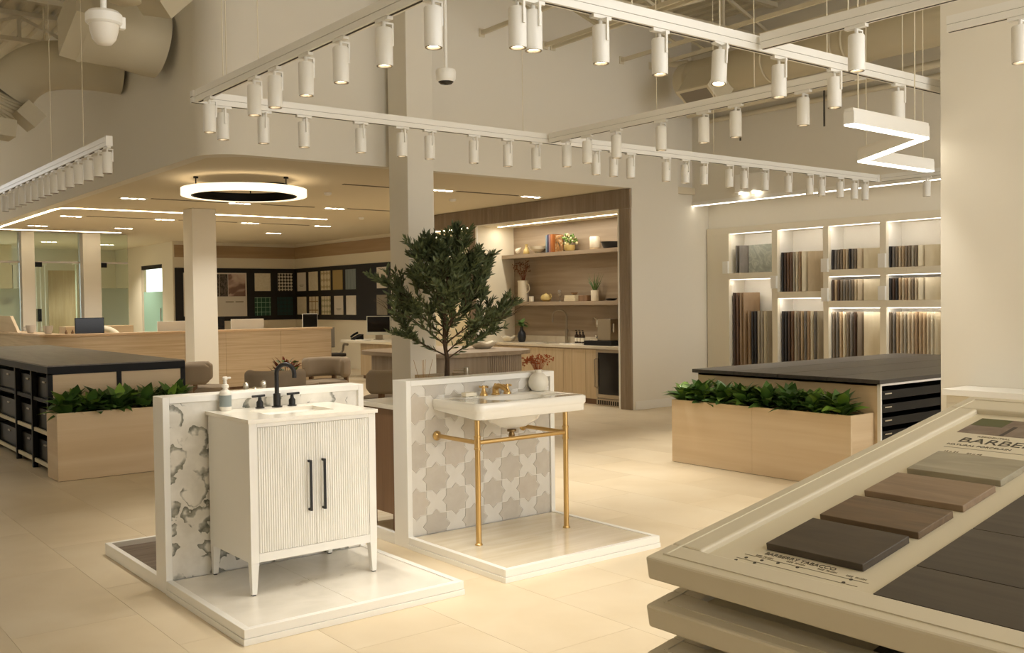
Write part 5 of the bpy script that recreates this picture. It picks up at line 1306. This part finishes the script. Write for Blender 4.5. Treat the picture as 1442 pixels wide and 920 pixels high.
# ---- island
IS = thing('kitchen_island', 'rounded wood island bar with fluted corner before the kitchen', 'kitchen island', (7.85, 11.3, 0))
ix0, ix1, iy0, iy1 = 6.75, 8.62, 10.28, 12.35
wpart('counter_top', MB().prism(rrect(ix0, ix1, iy0, iy1, .5, 12), .845, .90), M_WOODK, IS, smooth=True, bevel=.004)
base = rrect(ix0+.12, ix1-.10, iy0+.12, iy1-.1, .45, 12)
wpart('base_body', MB().prism(base, .06, .845), M_WOODKZ, IS, smooth=True)
wpart('plinth', MB().prism(rrect(ix0+.16, ix1-.14, iy0+.16, iy1-.14, .42, 8), 0, .06), M_BROWN, IS)
for k in range(34):      # flutes round the corner that faces the kitchen aisle
    if k < 20:
        a = R(-90+90*k/20); bx_, by_ = ix1-.10-.45+.45*math.cos(a), iy0+.12+.45+.45*math.sin(a)
    else: bx_, by_ = ix1-.10, iy0+.57+.036*(k-19)
    wpart('flute', MB().cyl((bx_, by_), .014, .06, .845, 8), M_WOODKZ, IS, smooth=True)
for k in range(9):
    wpart('flute', MB().cyl((ix1-.55-.036*(k+1), iy0+.12), .014, .06, .845, 8), M_WOODKZ, IS, smooth=True)
ruffle('ruffled_bowl', 'large ruffled white bowl on the island bar', 8.2, 11.15, .9, .2)

# ---- olive tree in a tall box
ox, oy = 5.79, 8.5
t = thing('planter_box', 'tall oak planter box holding the olive tree', 'planter', (ox, oy, 0))
for nm, a in (('panel', (ox-.24, ox+.24, oy-.24, oy-.22)), ('panel', (ox-.24, ox+.24, oy+.22, oy+.24)), ('panel', (ox-.24, ox-.22, oy-.22, oy+.22)), ('panel', (ox+.22, ox+.24, oy-.22, oy+.22))):
    wpart(nm, MB().box(*a, 0, .80), M_OAKZ, t)
wpart('soil', MB().box(ox-.22, ox+.22, oy-.22, oy+.22, .05, .76), M_SOIL, t)
t = thing('olive_tree', 'bushy olive tree with narrow grey-green leaves beside the hall column', 'tree', (ox, oy, .76))
rnd = random.Random(21)
wood_mb = MB()
wood_mb.tube([(ox, oy, .76), (ox+.01, oy, .95), (ox-.02, oy+.01, 1.15), (ox-.01, oy, 1.45), (ox+.02, oy, 1.8)], [.03, .024, .02, .016, .008], 8)
twigs = []
def branch(p, d, ln, r_, depth):
    q = p+d*ln*.5+Vector((rnd.uniform(-.03, .03), rnd.uniform(-.03, .03), .02)); e = p+d*ln
    e.z += .04*ln
    wood_mb.tube([p, q, e], [r_, r_*.7, r_*.4], 5)
    twigs.append((p, q, e))
    if depth:
        for k in range(3 if depth > 1 else 4):
            u = rnd.uniform(.35, 1.); s = p.lerp(e, u)
            nd = (d+Vector((rnd.uniform(-.8, .8), rnd.uniform(-.8, .8), rnd.uniform(-.25, .7)))).normalized()
            branch(s, nd, ln*rnd.uniform(.45, .7), r_*.55, depth-1)
for k in range(24):
    a = k*2.4; z = .96+.034*k; s = Vector((ox, oy, z)); el = R(22+1.9*k)
    branch(s, Vector((math.cos(a)*math.cos(el), math.sin(a)*math.cos(el), math.sin(el))), .62-.011*k, .009, 2)
tag(wpart('branches', wood_mb, M_BARK, t, smooth=True), kind='stuff')
# narrow leaf, length 1
def olive_leaf():
    vs = [(0, 0, 0), (.3, -.10, .0), (.3, .10, 0), (.65, -.10, -.03), (.65, .10, -.03), (1, 0, -.1)]
    return vs, [(0, 1, 2), (1, 3, 4, 2), (3, 5, 4)]
lv, lf = olive_leaf()
lme = bpy.data.meshes.new('leaf'); lme.from_pydata(lv, [], lf); lme.materials.append(M_OLIVE); lme.update()
places = []
for (p, q, e) in twigs:
    L_ = (e-p).length; n = int(14+L_*95)
    if L_ > .42: n = int(n*.6)
    for i in range(n):
        u = .15+.85*(i+rnd.random())/n; s = p.lerp(e, u); d = (e-p).normalized()
        side = Vector((rnd.uniform(-1, 1), rnd.uniform(-1, 1), rnd.uniform(-.5, .9)))
        dd = (d*.75+side*.8).normalized(); places.append((s, dd, rnd.uniform(.065, .10), rnd.uniform(0, 6.28)))
cap_r = lambda s: True
good = []
for s, dd, ln, tw in places:
    h = (s.z-1.0)/1.35; rad = math.hypot(s.x-ox, s.y-oy)
    lim = .20+.62*math.sin(PI*min(1, max(0, .08+h*.80)))**.8
    if rad < lim and 0.98 < s.z < 2.35: good.append((s, dd, ln, tw))
def leaf_matrix(s, dd, ln, tw):
    z_ = Vector((0, 0, 1)); y_ = z_.cross(dd)
    if y_.length < 1e-3: y_ = Vector((0, 1, 0))
    y_.normalize(); x_ = dd; w_ = x_.cross(y_)
    M = Matrix(((x_.x, y_.x, w_.x, s.x), (x_.y, y_.y, w_.y, s.y), (x_.z, y_.z, w_.z, s.z), (0, 0, 0, 1)))
    return M @ Matrix.Rotation(tw, 4, 'X') @ Matrix.Scale(ln, 4)
good.sort(key=lambda g_: (g_[0].x*f0.x+g_[0].y*f0.y))
for g_ in good[:300]:
    o = obj('leaf', None, None, t, me=lme); o.matrix_local = Matrix.Translation(-t.location) @ leaf_matrix(*g_)
fol = MB()
for g_ in good[300:]:
    M = leaf_matrix(*g_); fol.add([M @ Vector(v) for v in lv], lf)
me_ = bpy.data.meshes.new('foliage'); me_.from_pydata(fol.v, [], fol.f); me_.materials.append(M_OLIVE)
o = bpy.data.objects.new('foliage', me_); C.objects.link(o); o.parent = t; o.location = -t.location; o['kind'] = 'stuff'

# ================================================================ LOUNGE
def chair_proto():
    t = thing('lounge_chair', 'taupe barrel lounge chair', 'chair')
    # curved back: a thick rounded band around 210 degrees, open towards +X
    n = 22; a0, a1 = R(75), R(285); ro, ri, z0, z1 = .37, .24, .46, .75
    prof = rrect(ri, ro, z0, z1, .06, 5); k = len(prof); vs = []; fs = []
    for i in range(n+1):
        u = i/n; a = a0+(a1-a0)*u; s = 1. if .04 < u < .96 else .72
        cr_, cz_ = (ri+ro)/2, (z0+z1)/2
        for r_, z in prof: vs.append(((cr_+(r_-cr_)*s)*math.cos(a), (cr_+(r_-cr_)*s)*math.sin(a), cz_+(z-cz_)*s))
    fs = [(i*k+j, i*k+(j+1) % k, (i+1)*k+(j+1) % k, (i+1)*k+j) for i in range(n) for j in range(k)]+[tuple(range(k))[::-1], tuple(range(n*k, (n+1)*k))]
    obj('backrest', MB().add(vs, fs), M_TAUPE, t, smooth=True, angle=60)
    obj('seat', MB().lathe([(.27, .32), (.32, .335), (.335, .37), (.32, .41), (.27, .425)], n=32), M_TAUPE, t, smooth=True)
    obj('seat_frame', MB().lathe([(.27, .285), (.29, .29), (.29, .318)], n=28), M_WOODKZ, t)
    for a in (45, 135, 225, 315):
        x, y = .27*math.cos(R(a)), .27*math.sin(R(a))
        obj('leg', MB().tube([(x*1.08, y*1.08, 0), (x, y, .32)], [.014, .02], 10), M_BROWN, t, smooth=True)
    for a in (110, 180, 250):
        x, y = .30*math.cos(R(a)), .30*math.sin(R(a))
        obj('back_post', MB().taper(x, y, .33, .50, .028, .028, .028, .028), M_BROWN, t)
    return t
cp = chair_proto()
CH = [(5.16, 13.62, -25, 'taupe barrel lounge chair between the black table and the lounge column'), (5.22, 11.42, 62, 'taupe barrel lounge chair with its back to the marble display'),
      (6.88, 13.30, 218, 'taupe barrel lounge chair set against the reception desk'), (6.30, 10.50, 110, 'taupe barrel lounge chair half hidden by the hall column')]
for k, (x, y, a, lab) in enumerate(CH):
    o = cp if k == 0 else copy_tree(cp)
    o.location = (x, y, 0); o.rotation_euler = (0, 0, R(a)); tag(o, lab, 'chair', 'taupe lounge chairs')
t = thing('coffee_table', 'round wood coffee table among the lounge chairs', 'table', (5.78, 12.2, 0))
wpart('top', MB().lathe([(.36, .46), (.38, .47), (.38, .50)], (5.78, 12.2, 0), 36), M_WOODK, t)
wpart('pedestal', MB().lathe([(.22, 0), (.22, .02), (.06, .05), (.06, .46)], (5.78, 12.2, 0), 24), M_WOODKZ, t, smooth=True)
t = thing('flower_bowl', 'low bowl of red and green autumn stems on the coffee table', 'flowers', (5.72, 12.18, .5))
fo = (5.72, 12.18, .5)
wpart('bowl', MB().lathe([(.06, 0), (.11, .04), (.13, .10), (.12, .10), (.08, .03)], fo, 20), M_CERAM, t, smooth=True)
for i in range(38):
    a = i*2.4; red = (math.cos(a-.3) > .55) or (math.cos(a-.3) < -.55)
    o = obj('leaf', None, None, t, me=LEAVES[i % 3] if not red else (bpy.data.meshes.get('autumn_leaf') or leaf_mesh('autumn_leaf', M_RUST2, .4, .1)))
    s = random.uniform(.09, .16); q = .05+.16*random.random()*(1.2 if red else .5)
    o.location = (q*math.cos(a), q*math.sin(a), .12+.16*random.random()); o.rotation_euler = (random.uniform(-.5, .5), -R(random.uniform(5, 70)), a); o.scale = (s, s, s)
stm = MB()
for i in range(12):
    a = i*2.4; stm.tube([(fo[0], fo[1], fo[2]+.05), (fo[0]+.17*math.cos(a), fo[1]+.17*math.sin(a), fo[2]+.30)], .003, 4)
tag(wpart('stems', stm, M_BARK, t), kind='stuff')

# ================================================================ RECEPTION
RD_ = thing('reception_desk', 'long veined stone-look reception desk with rounded corner', 'reception desk', (6.6, 18.2, 0))
dz = 1.10
fy = 17.45
segs = [(4.55, 6.26), (6.264, 7.02), (7.024, 8.1), (8.104, 9.16)]
for a, b in segs: wpart('front_panel', MB().box(a, b, fy, fy+.14, .05, dz-.04), M_TRAV, RD_)
rr = .55
outer = [(4.0+rr-rr*math.cos(a), fy+rr-rr*math.sin(a)) for a in [PI/2*i/10 for i in range(11)]]
inn = [(4.0+rr-(rr-.14)*math.cos(a), fy+rr-(rr-.14)*math.sin(a)) for a in [PI/2*i/10 for i in range(11)]]
wpart('corner_panel', MB().prism(outer+inn[::-1], .05, dz-.04), M_TRAV, RD_, smooth=True)
wpart('return_panel', MB().box(4.0, 4.14, fy+rr+.002, 22.0, .05, dz-.04), M_TRAV, RD_)
outer2 = [(3.97, 22.0)]+[(3.97+rr-rr*math.cos(a), fy-.03+rr-rr*math.sin(a)) for a in [PI/2*i/10 for i in range(11)]]+[(9.18, fy-.03), (9.18, fy+.30), (4.36, fy+.30), (4.36, 22.0)]
wpart('ledge_top', MB().prism(outer2, dz-.038, dz), wood('desk_ledge_wood', 'c4a37d', 'cfb08b', 'd8bc99', 'X', 10., .4), RD_, bevel=.004)
wpart('end_panel', MB().box(9.14, 9.18, fy+.14, fy+1.1, 0, .73), M_TRAV, RD_)
wpart('toe_kick', MB().box(4.4, 9.12, fy+.04, fy+.12, 0, .05).box(4.06, 4.12, 18.1, 21.9, 0, .05), M_BROWN, RD_)
wpart('work_top', MB().box(4.4, 9.14, fy+.32, fy+1.15, .72, .75), M_CREAM, RD_)
wpart('inner_support', MB().box(4.4, 9.12, fy+.14, fy+.34, .05, .72), M_CREAM, RD_)
# raised back counters behind the desk
solo('back_counter', 'pale wood counter block behind the black monitor', 'counter', MB().box(5.05, 6.35, 20.6, 21.1, 0, 1.17), M_OAK, bevel=.006)
BL = thing('open_box', 'sloped pale wood screen on the desk return', 'screen', (4.05, 21., dz))
wpart('board', MB().add([(4.05, 19.9, dz), (4.05, 22., dz), (4.05, 22., dz+.3), (4.05, 20.5, dz+.3), (4.10, 19.9, dz), (4.10, 22., dz), (4.10, 22., dz+.3), (4.10, 20.5, dz+.3)], [(0, 1, 2, 3), (7, 6, 5, 4), (0, 4, 5, 1), (1, 5, 6, 2), (2, 6, 7, 3), (3, 7, 4, 0)]), M_OAKY, BL)
for x, y, lab in ((4.10, 19.1, 'grey-white mug farther along the desk return'), (4.17, 18.15, 'grey-white mug at the rounded desk corner')):
    t = thing('mug', lab, 'mug', (x, y, dz)); wpart('cup', MB().lathe([(.04, 0), (.055, .01), (.075, .08), (.08, .14), (.074, .14), (.05, .02)], (x, y, dz), 20), mat('grey_white_ceramic', 'cfc9c0', .5), t, smooth=True)
    wpart('handle', MB().tube(smoothpath([(x-.07, y+.03, dz+.11), (x-.11, y+.05, dz+.10), (x-.10, y+.04, dz+.05), (x-.06, y+.03, dz+.04)]), .009, 6), mat('grey_white_ceramic', 'cfc9c0', .5), t, smooth=True)
def monitor(label, x0, x1, y, z0, z1, front, wt=.75, thick=.03, back=None, yaw=0.):
    t = thing('monitor', label, 'monitor', ((x0+x1)/2, y, wt), 'reception monitors')
    wpart('shell', MB().box(x0, x1, y-thick/2, y+thick/2, z0, z1), back or M_PLASTIC, t, bevel=.004)
    s = y-thick/2-.001 if front else y+thick/2+.001
    wpart('screen', MB().box(x0+.008, x1-.008, s-.001, s+.001, z0+.008, z1-.008), M_SCREEN, t)
    xm = (x0+x1)/2
    wpart('stand', MB().box(xm-.04, xm+.04, y-.008, y+.008, wt+.01, z0+.05), M_STEELB, t)
    wpart('foot', MB().box(xm-.12, xm+.12, y-.09, y+.09, wt, wt+.01), M_STEELB, t)
    return t
monitor('black monitor before the glass offices', 4.55, 5.03, 17.95, 1.0, 1.365, True, back=M_BLACK)
monitor('white-backed monitor left of the lounge column', 5.95, 6.55, 17.95, .95, 1.275, False)
monitor('black monitor just right of the lounge column', 6.85, 7.22, 18.0, .95, 1.32, True, back=M_BLACK)
monitor('white-backed monitor beside the green plaid sample', 7.33, 7.98, 17.95, .95, 1.285, False)
t = monitor('tilted black tablet monitor at the desk end', 8.97, 9.30, 18.3, .98, 1.36, True, thick=.02); 
t = thing('desk_chair', 'cream shell chair top behind the black monitor', 'chair', (5.25, 18.7, 0))
wpart('shell_back', MB().tube([(5.25+.26*math.cos(a), 18.7+.2*math.sin(a), .98+.18*max(0, math.sin(a))) for a in [2*PI*i/24 for i in range(24)]], .05, 10, closed=True), M_CREAM, t, smooth=True)
wpart('seat', MB().lathe([(.2, .44), (.24, .46), (.24, .49)], (5.25, 18.7, 0), 24), M_CREAM, t, smooth=True)
wpart('back_support', MB().box(5.22, 5.28, 18.86, 18.92, .48, 1.0), M_CREAM, t)
wpart('column', MB().cyl((5.25, 18.7), .03, .06, .44, 12), M_STEELB, t)
wpart('base', MB().cyl((5.25, 18.7), .25, 0, .05, 24), M_STEELB, t)
for x, lab in ((4.46, 'tiny dark figurine on the desk ledge'), (4.36, 'tiny forked dark figurine on the desk ledge')):
    vaseform('figurine', lab, 'ornament', [(.02, 0), (.025, .02), (.012, .05), (.004, .07)], x, 17.75, dz, M_BROWN, 10)
# ---- back desk run with pale fronts
BD = thing('back_desk', 'pale oak work desk with drawers along the sample wall', 'desk', (10.8, 17.9, 0))
wpart('work_top', MB().box(10.06, XW-.002, 15.44, 18.75, .735, .785), M_CREAM, BD, bevel=.003)
wpart('cabinet', MB().box(10.16, XW-.002, 15.44, 18.05, .07, .735), M_OAKZ, BD)
for a, b in ((15.46, 16.0), (16.005, 16.6), (16.605, 17.1), (17.105, 17.57), (17.575, 18.04)):
    wpart('front', MB().box(10.14, 10.16, a, b, .075, .725), M_OAKZ, BD)
wpart('toe_kick', MB().box(10.2, XW-.002, 15.44, 18.04, 0, .07), M_BROWN, BD)
wpart('leg_panel', MB().box(11.4, XW-.002, 18.05, 18.75, 0, .735), M_OAKZ, BD)
t = thing('desktop_computer', 'silver all-in-one computer with black screen on the back desk', 'computer', (10.6, 18.2, .785))
sc_ = MB().box(-.012, .012, -.27, .27, .10, .50); sc2 = MB().box(-.015, -.0125, -.25, .25, .165, .485); stn = MB().box(.0, .02, -.08, .08, 0, .12).box(-.08, .08, -.09, .09, 0, .008)
MM = Matrix.Translation((10.62, 18.1, .785)) @ Matrix.Rotation(R(38), 4, 'Z')
wpart('shell', sc_.xf(MM), mat('silver_shell', 'b9b7a6', .4), t); wpart('screen', sc2.xf(MM), M_SCREEN, t); wpart('stand', stn.xf(MM), M_STEELB, t)
t = thing('desk_phone', 'black desk phone on the back desk', 'phone', (10.35, 18.55, .785))
wpart('base', MB().add([(10.25, 18.45, .785), (10.45, 18.45, .785), (10.45, 18.65, .785), (10.25, 18.65, .785), (10.25, 18.45, .81), (10.45, 18.45, .90), (10.45, 18.65, .90), (10.25, 18.65, .81)], [(3, 2, 1, 0), (4, 5, 6, 7), (0, 1, 5, 4), (1, 2, 6, 5), (2, 3, 7, 6), (3, 0, 4, 7)]), M_BLACK, t)
wpart('handset', MB().tube(smoothpath([(10.26, 18.66, .84), (10.33, 18.66, .89), (10.43, 18.66, .93)]), .024, 8), M_BLACK, t, smooth=True)
solo('keyboard', 'white keyboard before the all-in-one computer', 'keyboard', MB().box(10.14, 10.28, 17.85, 18.25, .786, .80), M_PLASTIC, bevel=.003)
# office chair
t = thing('office_chair', 'grey mesh office chair with black base at the back desk', 'office chair', (9.85, 18.75, 0))
oc = (9.85, 18.75)
wpart('backrest', MB().prism([(oc[0]-.24, oc[1]+.20), (oc[0]+.22, oc[1]+.26), (oc[0]+.22, oc[1]+.30), (oc[0]-.24, oc[1]+.24)], .62, 1.06), mat('grey_mesh', '8f8778', .8), t, bevel=.015)
wpart('back_frame', MB().tube(smoothpath([(oc[0]+.02, oc[1]+.30, .95), (oc[0]+.02, oc[1]+.34, .65), (oc[0]+.02, oc[1]+.2, .46), (oc[0], oc[1], .42)]), .03, 8), mat('grey_frame', 'a39a88', .5), t, smooth=True)
wpart('seat', MB().prism(rrect(oc[0]-.25, oc[0]+.25, oc[1]-.25, oc[1]+.25, .1, 5), .44, .51), mat('dark_seat', '3b352e', .9), t, bevel=.02)
for s in (-1, 1): wpart('armrest', MB().tube(smoothpath([(oc[0]+s*.2, oc[1]+.1, .45), (oc[0]+s*.3, oc[1]+.08, .55), (oc[0]+s*.29, oc[1]+.0, .68), (oc[0]+s*.27, oc[1]-.2, .69)]), .025, 8), mat('grey_frame', 'a39a88', .5), t, smooth=True)
wpart('gas_lift', MB().cyl(oc, .028, .1, .44, 12), M_BLACK, t, smooth=True)
for k in range(5):
    a = R(72*k+10); lg = wpart('base_leg', MB().tube([(oc[0], oc[1], .12), (oc[0]+.3*math.cos(a), oc[1]+.3*math.sin(a), .065)], [.022, .015], 8), M_STEELB, t, smooth=True)
    wpart('caster', MB().sphere((oc[0]+.3*math.cos(a), oc[1]+.3*math.sin(a), .03), .03, 10, 6), M_BLACK, lg, smooth=True)
solo('computer_tower', 'slim black computer tower under the back desk', 'computer', MB().box(10.4, 10.85, 18.12, 18.3, .0, .42), M_BLACK, bevel=.004)

# ---- black boards and samples
solo('pin_board', 'black display board on the back reception wall', 'board', MB().box(8.40, XW-.012, YB-.022, YB-.0005, 1.16, 2.48), M_INK)
solo('pin_board', 'black display board on the side reception wall', 'board', MB().box(XW-.022, XW-.0005, 15.46, YB-.023, 1.16, 2.48), M_INK)
def checker(name, a, b, sc, kind='CHECK'):
    m, n, l, bs = base_mat(name)
    tc = n.new('ShaderNodeTexCoord')
    if kind == 'CHECK':
        mp = n.new('ShaderNodeMapping'); mp.inputs['Rotation'].default_value = (0, R(45), 0); l.new(tc.outputs['Object'], mp.inputs['Vector'])
        c = n.new('ShaderNodeTexChecker'); c.inputs['Scale'].default_value = sc; c.inputs['Color1'].default_value = lin(a); c.inputs['Color2'].default_value = lin(b)
        l.new(mp.outputs['Vector'], c.inputs['Vector']); l.new(c.outputs['Color'], bs.inputs['Base Color'])
    else:
        v = n.new('ShaderNodeTexVoronoi'); v.inputs['Scale'].default_value = sc; v.inputs['Randomness'].default_value = 0.
        l.new(tc.outputs['Object'], v.inputs['Vector']); r_ = n.new('ShaderNodeValToRGB'); e = r_.color_ramp.elements
        e[0].position, e[0].color = .35, lin(a); e[1].position, e[1].color = .5, lin(b); l.new(v.outputs['Distance'], r_.inputs['Fac']); l.new(r_.outputs['Color'], bs.inputs['Base Color'])
    bs.inputs['Roughness'].default_value = .35
    return m
def card(label, m, back, a0, a1, z0, z1, marks=()):
    """sample card on the back (x range) or side (y range) board"""
    mb = MB().box(a0, a1, YB-.034, YB-.0225, z0, z1) if back else MB().box(XW-.034, XW-.0225, a0, a1, z0, z1)
    t = thing('sample_card', label, 'sample card', ((a0+a1)/2, YB-.03, z0) if back else (XW-.03, (a0+a1)/2, z0), 'sample cards on the reception boards')
    wpart('card', mb, m, t)
    for (u0, u1, w0, w1, mm, nm) in marks:
        x0_, x1_ = a0+u0*(a1-a0), a0+u1*(a1-a0); q0, q1 = z0+w0*(z1-z0), z0+w1*(z1-z0)
        wpart(nm, MB().box(x0_, x1_, YB-.0352, YB-.0342, q0, q1) if back else MB().box(XW-.0352, XW-.0342, x0_, x1_, q0, q1), mm, t)
    return t
M_CARD = mat('card_white', 'ddd6ca', .6); M_CARDC = ramp_mat('card_cream', [(.35, 'd9cfb4'), (.65, 'e4dcc6')], (1, 1, 1), 20., 4., .5, .5)
lines = [(.2, .75, .30, .33, M_TEXTL, 'print_line'), (.3, .65, .24, .26, M_TEXTL, 'print_line')]
M_PH1 = ramp_mat('photo_kitchen', [(.30, '120e0c'), (.45, '3a2f27'), (.55, '6c5c4e'), (.62, '241c17'), (.75, '8d7c6b')], (1, 1, 1.6), 5., 3., 1.2, .5)
M_PH2 = ramp_mat('photo_shelves', [(.30, '3a322b'), (.48, '6b6056'), (.58, '2b241f'), (.72, '857868')], (1.5, 1, 1), 8., 2., .4, .5)
M_PH3 = ramp_mat('photo_worker', [(.32, '6e5147'), (.48, '86685c'), (.56, 'c4ab9c'), (.75, 'd8cab8')], (1, 1, 1), 2.6, 2., .8, .5)
card('large poster with kitchen and worker photographs', M_CARD, True, 9.05, 10.22, 1.27, 2.365,
     [(.03, .38, .46, .97, M_PH1, 'photo'), (.39, .575, .46, .97, M_PH2, 'photo'), (.585, .97, .46, .97, M_PH3, 'photo'), (.52, .70, .32, .345, M_TEXTL, 'print_line'), (.74, .92, .32, .345, M_TEXTL, 'print_line')])
card('tall white poster with a vertical line of letters', M_CARD, True, 8.60, 8.98, 1.29, 2.36, [(.10, .22, .3+.08*k, .35+.08*k, M_TEXT, 'print_mark') for k in range(7)])
card('cream speckled sample card next to the large poster', M_CARDC, True, 10.44, 10.87, 1.905, 2.36)
card('black and white lattice sample card', checker('lattice', 'd9d2c2', '262220', 17.), True, 11.07, 11.49, 1.90, 2.365)
gl_ = [(.0, 1., .18+.26*k, .20+.26*k, mat('pale_green_line', 'a9c4a8', .5), 'grid_line') for k in range(4)]+[(.14+.26*k, .16+.26*k, 0., 1., mat('pale_green_line', 'a9c4a8', .5), 'grid_line') for k in range(4)]
card('dark green plaid sample card', mat('emerald', '1d4b3a', .3), True, 10.43, 10.87, 1.275, 1.745, gl_)
card('dark teal dotted sample card', checker('teal_dots', '0f3a36', '1f2a2c', 9., 'V'), True, 11.05, 11.48, 1.275, 1.745)
up_ = [(23.335, 23.815, M_CARD, 'white card with text line at the corner of the side board', lines), (22.665, 23.165, M_CARDC, 'warm cream speckled card on the side board', ()), (21.99, 22.5, checker('sprig', 'e2d9bd', 'b9a77c', 6., 'V'), 'cream card with tiny sprigs in the upper row', ()),
       (21.37, 21.86, mat('olive_card', 'a8935f', .4), 'plain olive-gold card on the side board', ()), (20.71, 21.215, checker('blue_weave', '9aa5a2', '59656a', 30.), 'blue-grey woven card on the side board', ()), (19.28, 19.74, M_CARD, 'white card with text line next to the olive tree', lines)]
lo_ = [(23.33, 23.84, M_CARDC, 'pale yellow-green card in the lower row', ()), (22.655, 23.15, M_CARDC, 'cream card with brown plaid lines', [(.0, 1., .22, .27, mat('plaid_brown', '9b7d52', .5), 'plaid_line'), (.0, 1., .70, .75, mat('plaid_brown', '9b7d52', .5), 'plaid_line'), (.25, .31, 0, 1., mat('plaid_brown', '9b7d52', .5), 'plaid_line'), (.66, .72, 0, 1., mat('plaid_brown', '9b7d52', .5), 'plaid_line')]),
       (22.01, 22.485, checker('sprig2', 'e0d8c0', 'a9a37c', 7., 'V'), 'cream card with tiny sprigs in the lower row', ()), (21.36, 21.81, M_CARD, 'white card with text line in the lower row', lines), (20.73, 21.2, M_MARB, 'marble card with gold veins in the lower row', ()),
       (19.30, 19.76, ramp_mat('grey_stone_card', [(.3, '857c6b'), (.7, '9c937f')], (1, 1, 1), 9., 6., 1.), 'grey stone card beside the olive tree', ())]
for (a, b, m, lab, mk) in up_: card(lab, m, False, a, b, 1.895, 2.375, mk)
for (a, b, m, lab, mk) in lo_: card(lab, m, False, a, b, 1.285, 1.745, mk)
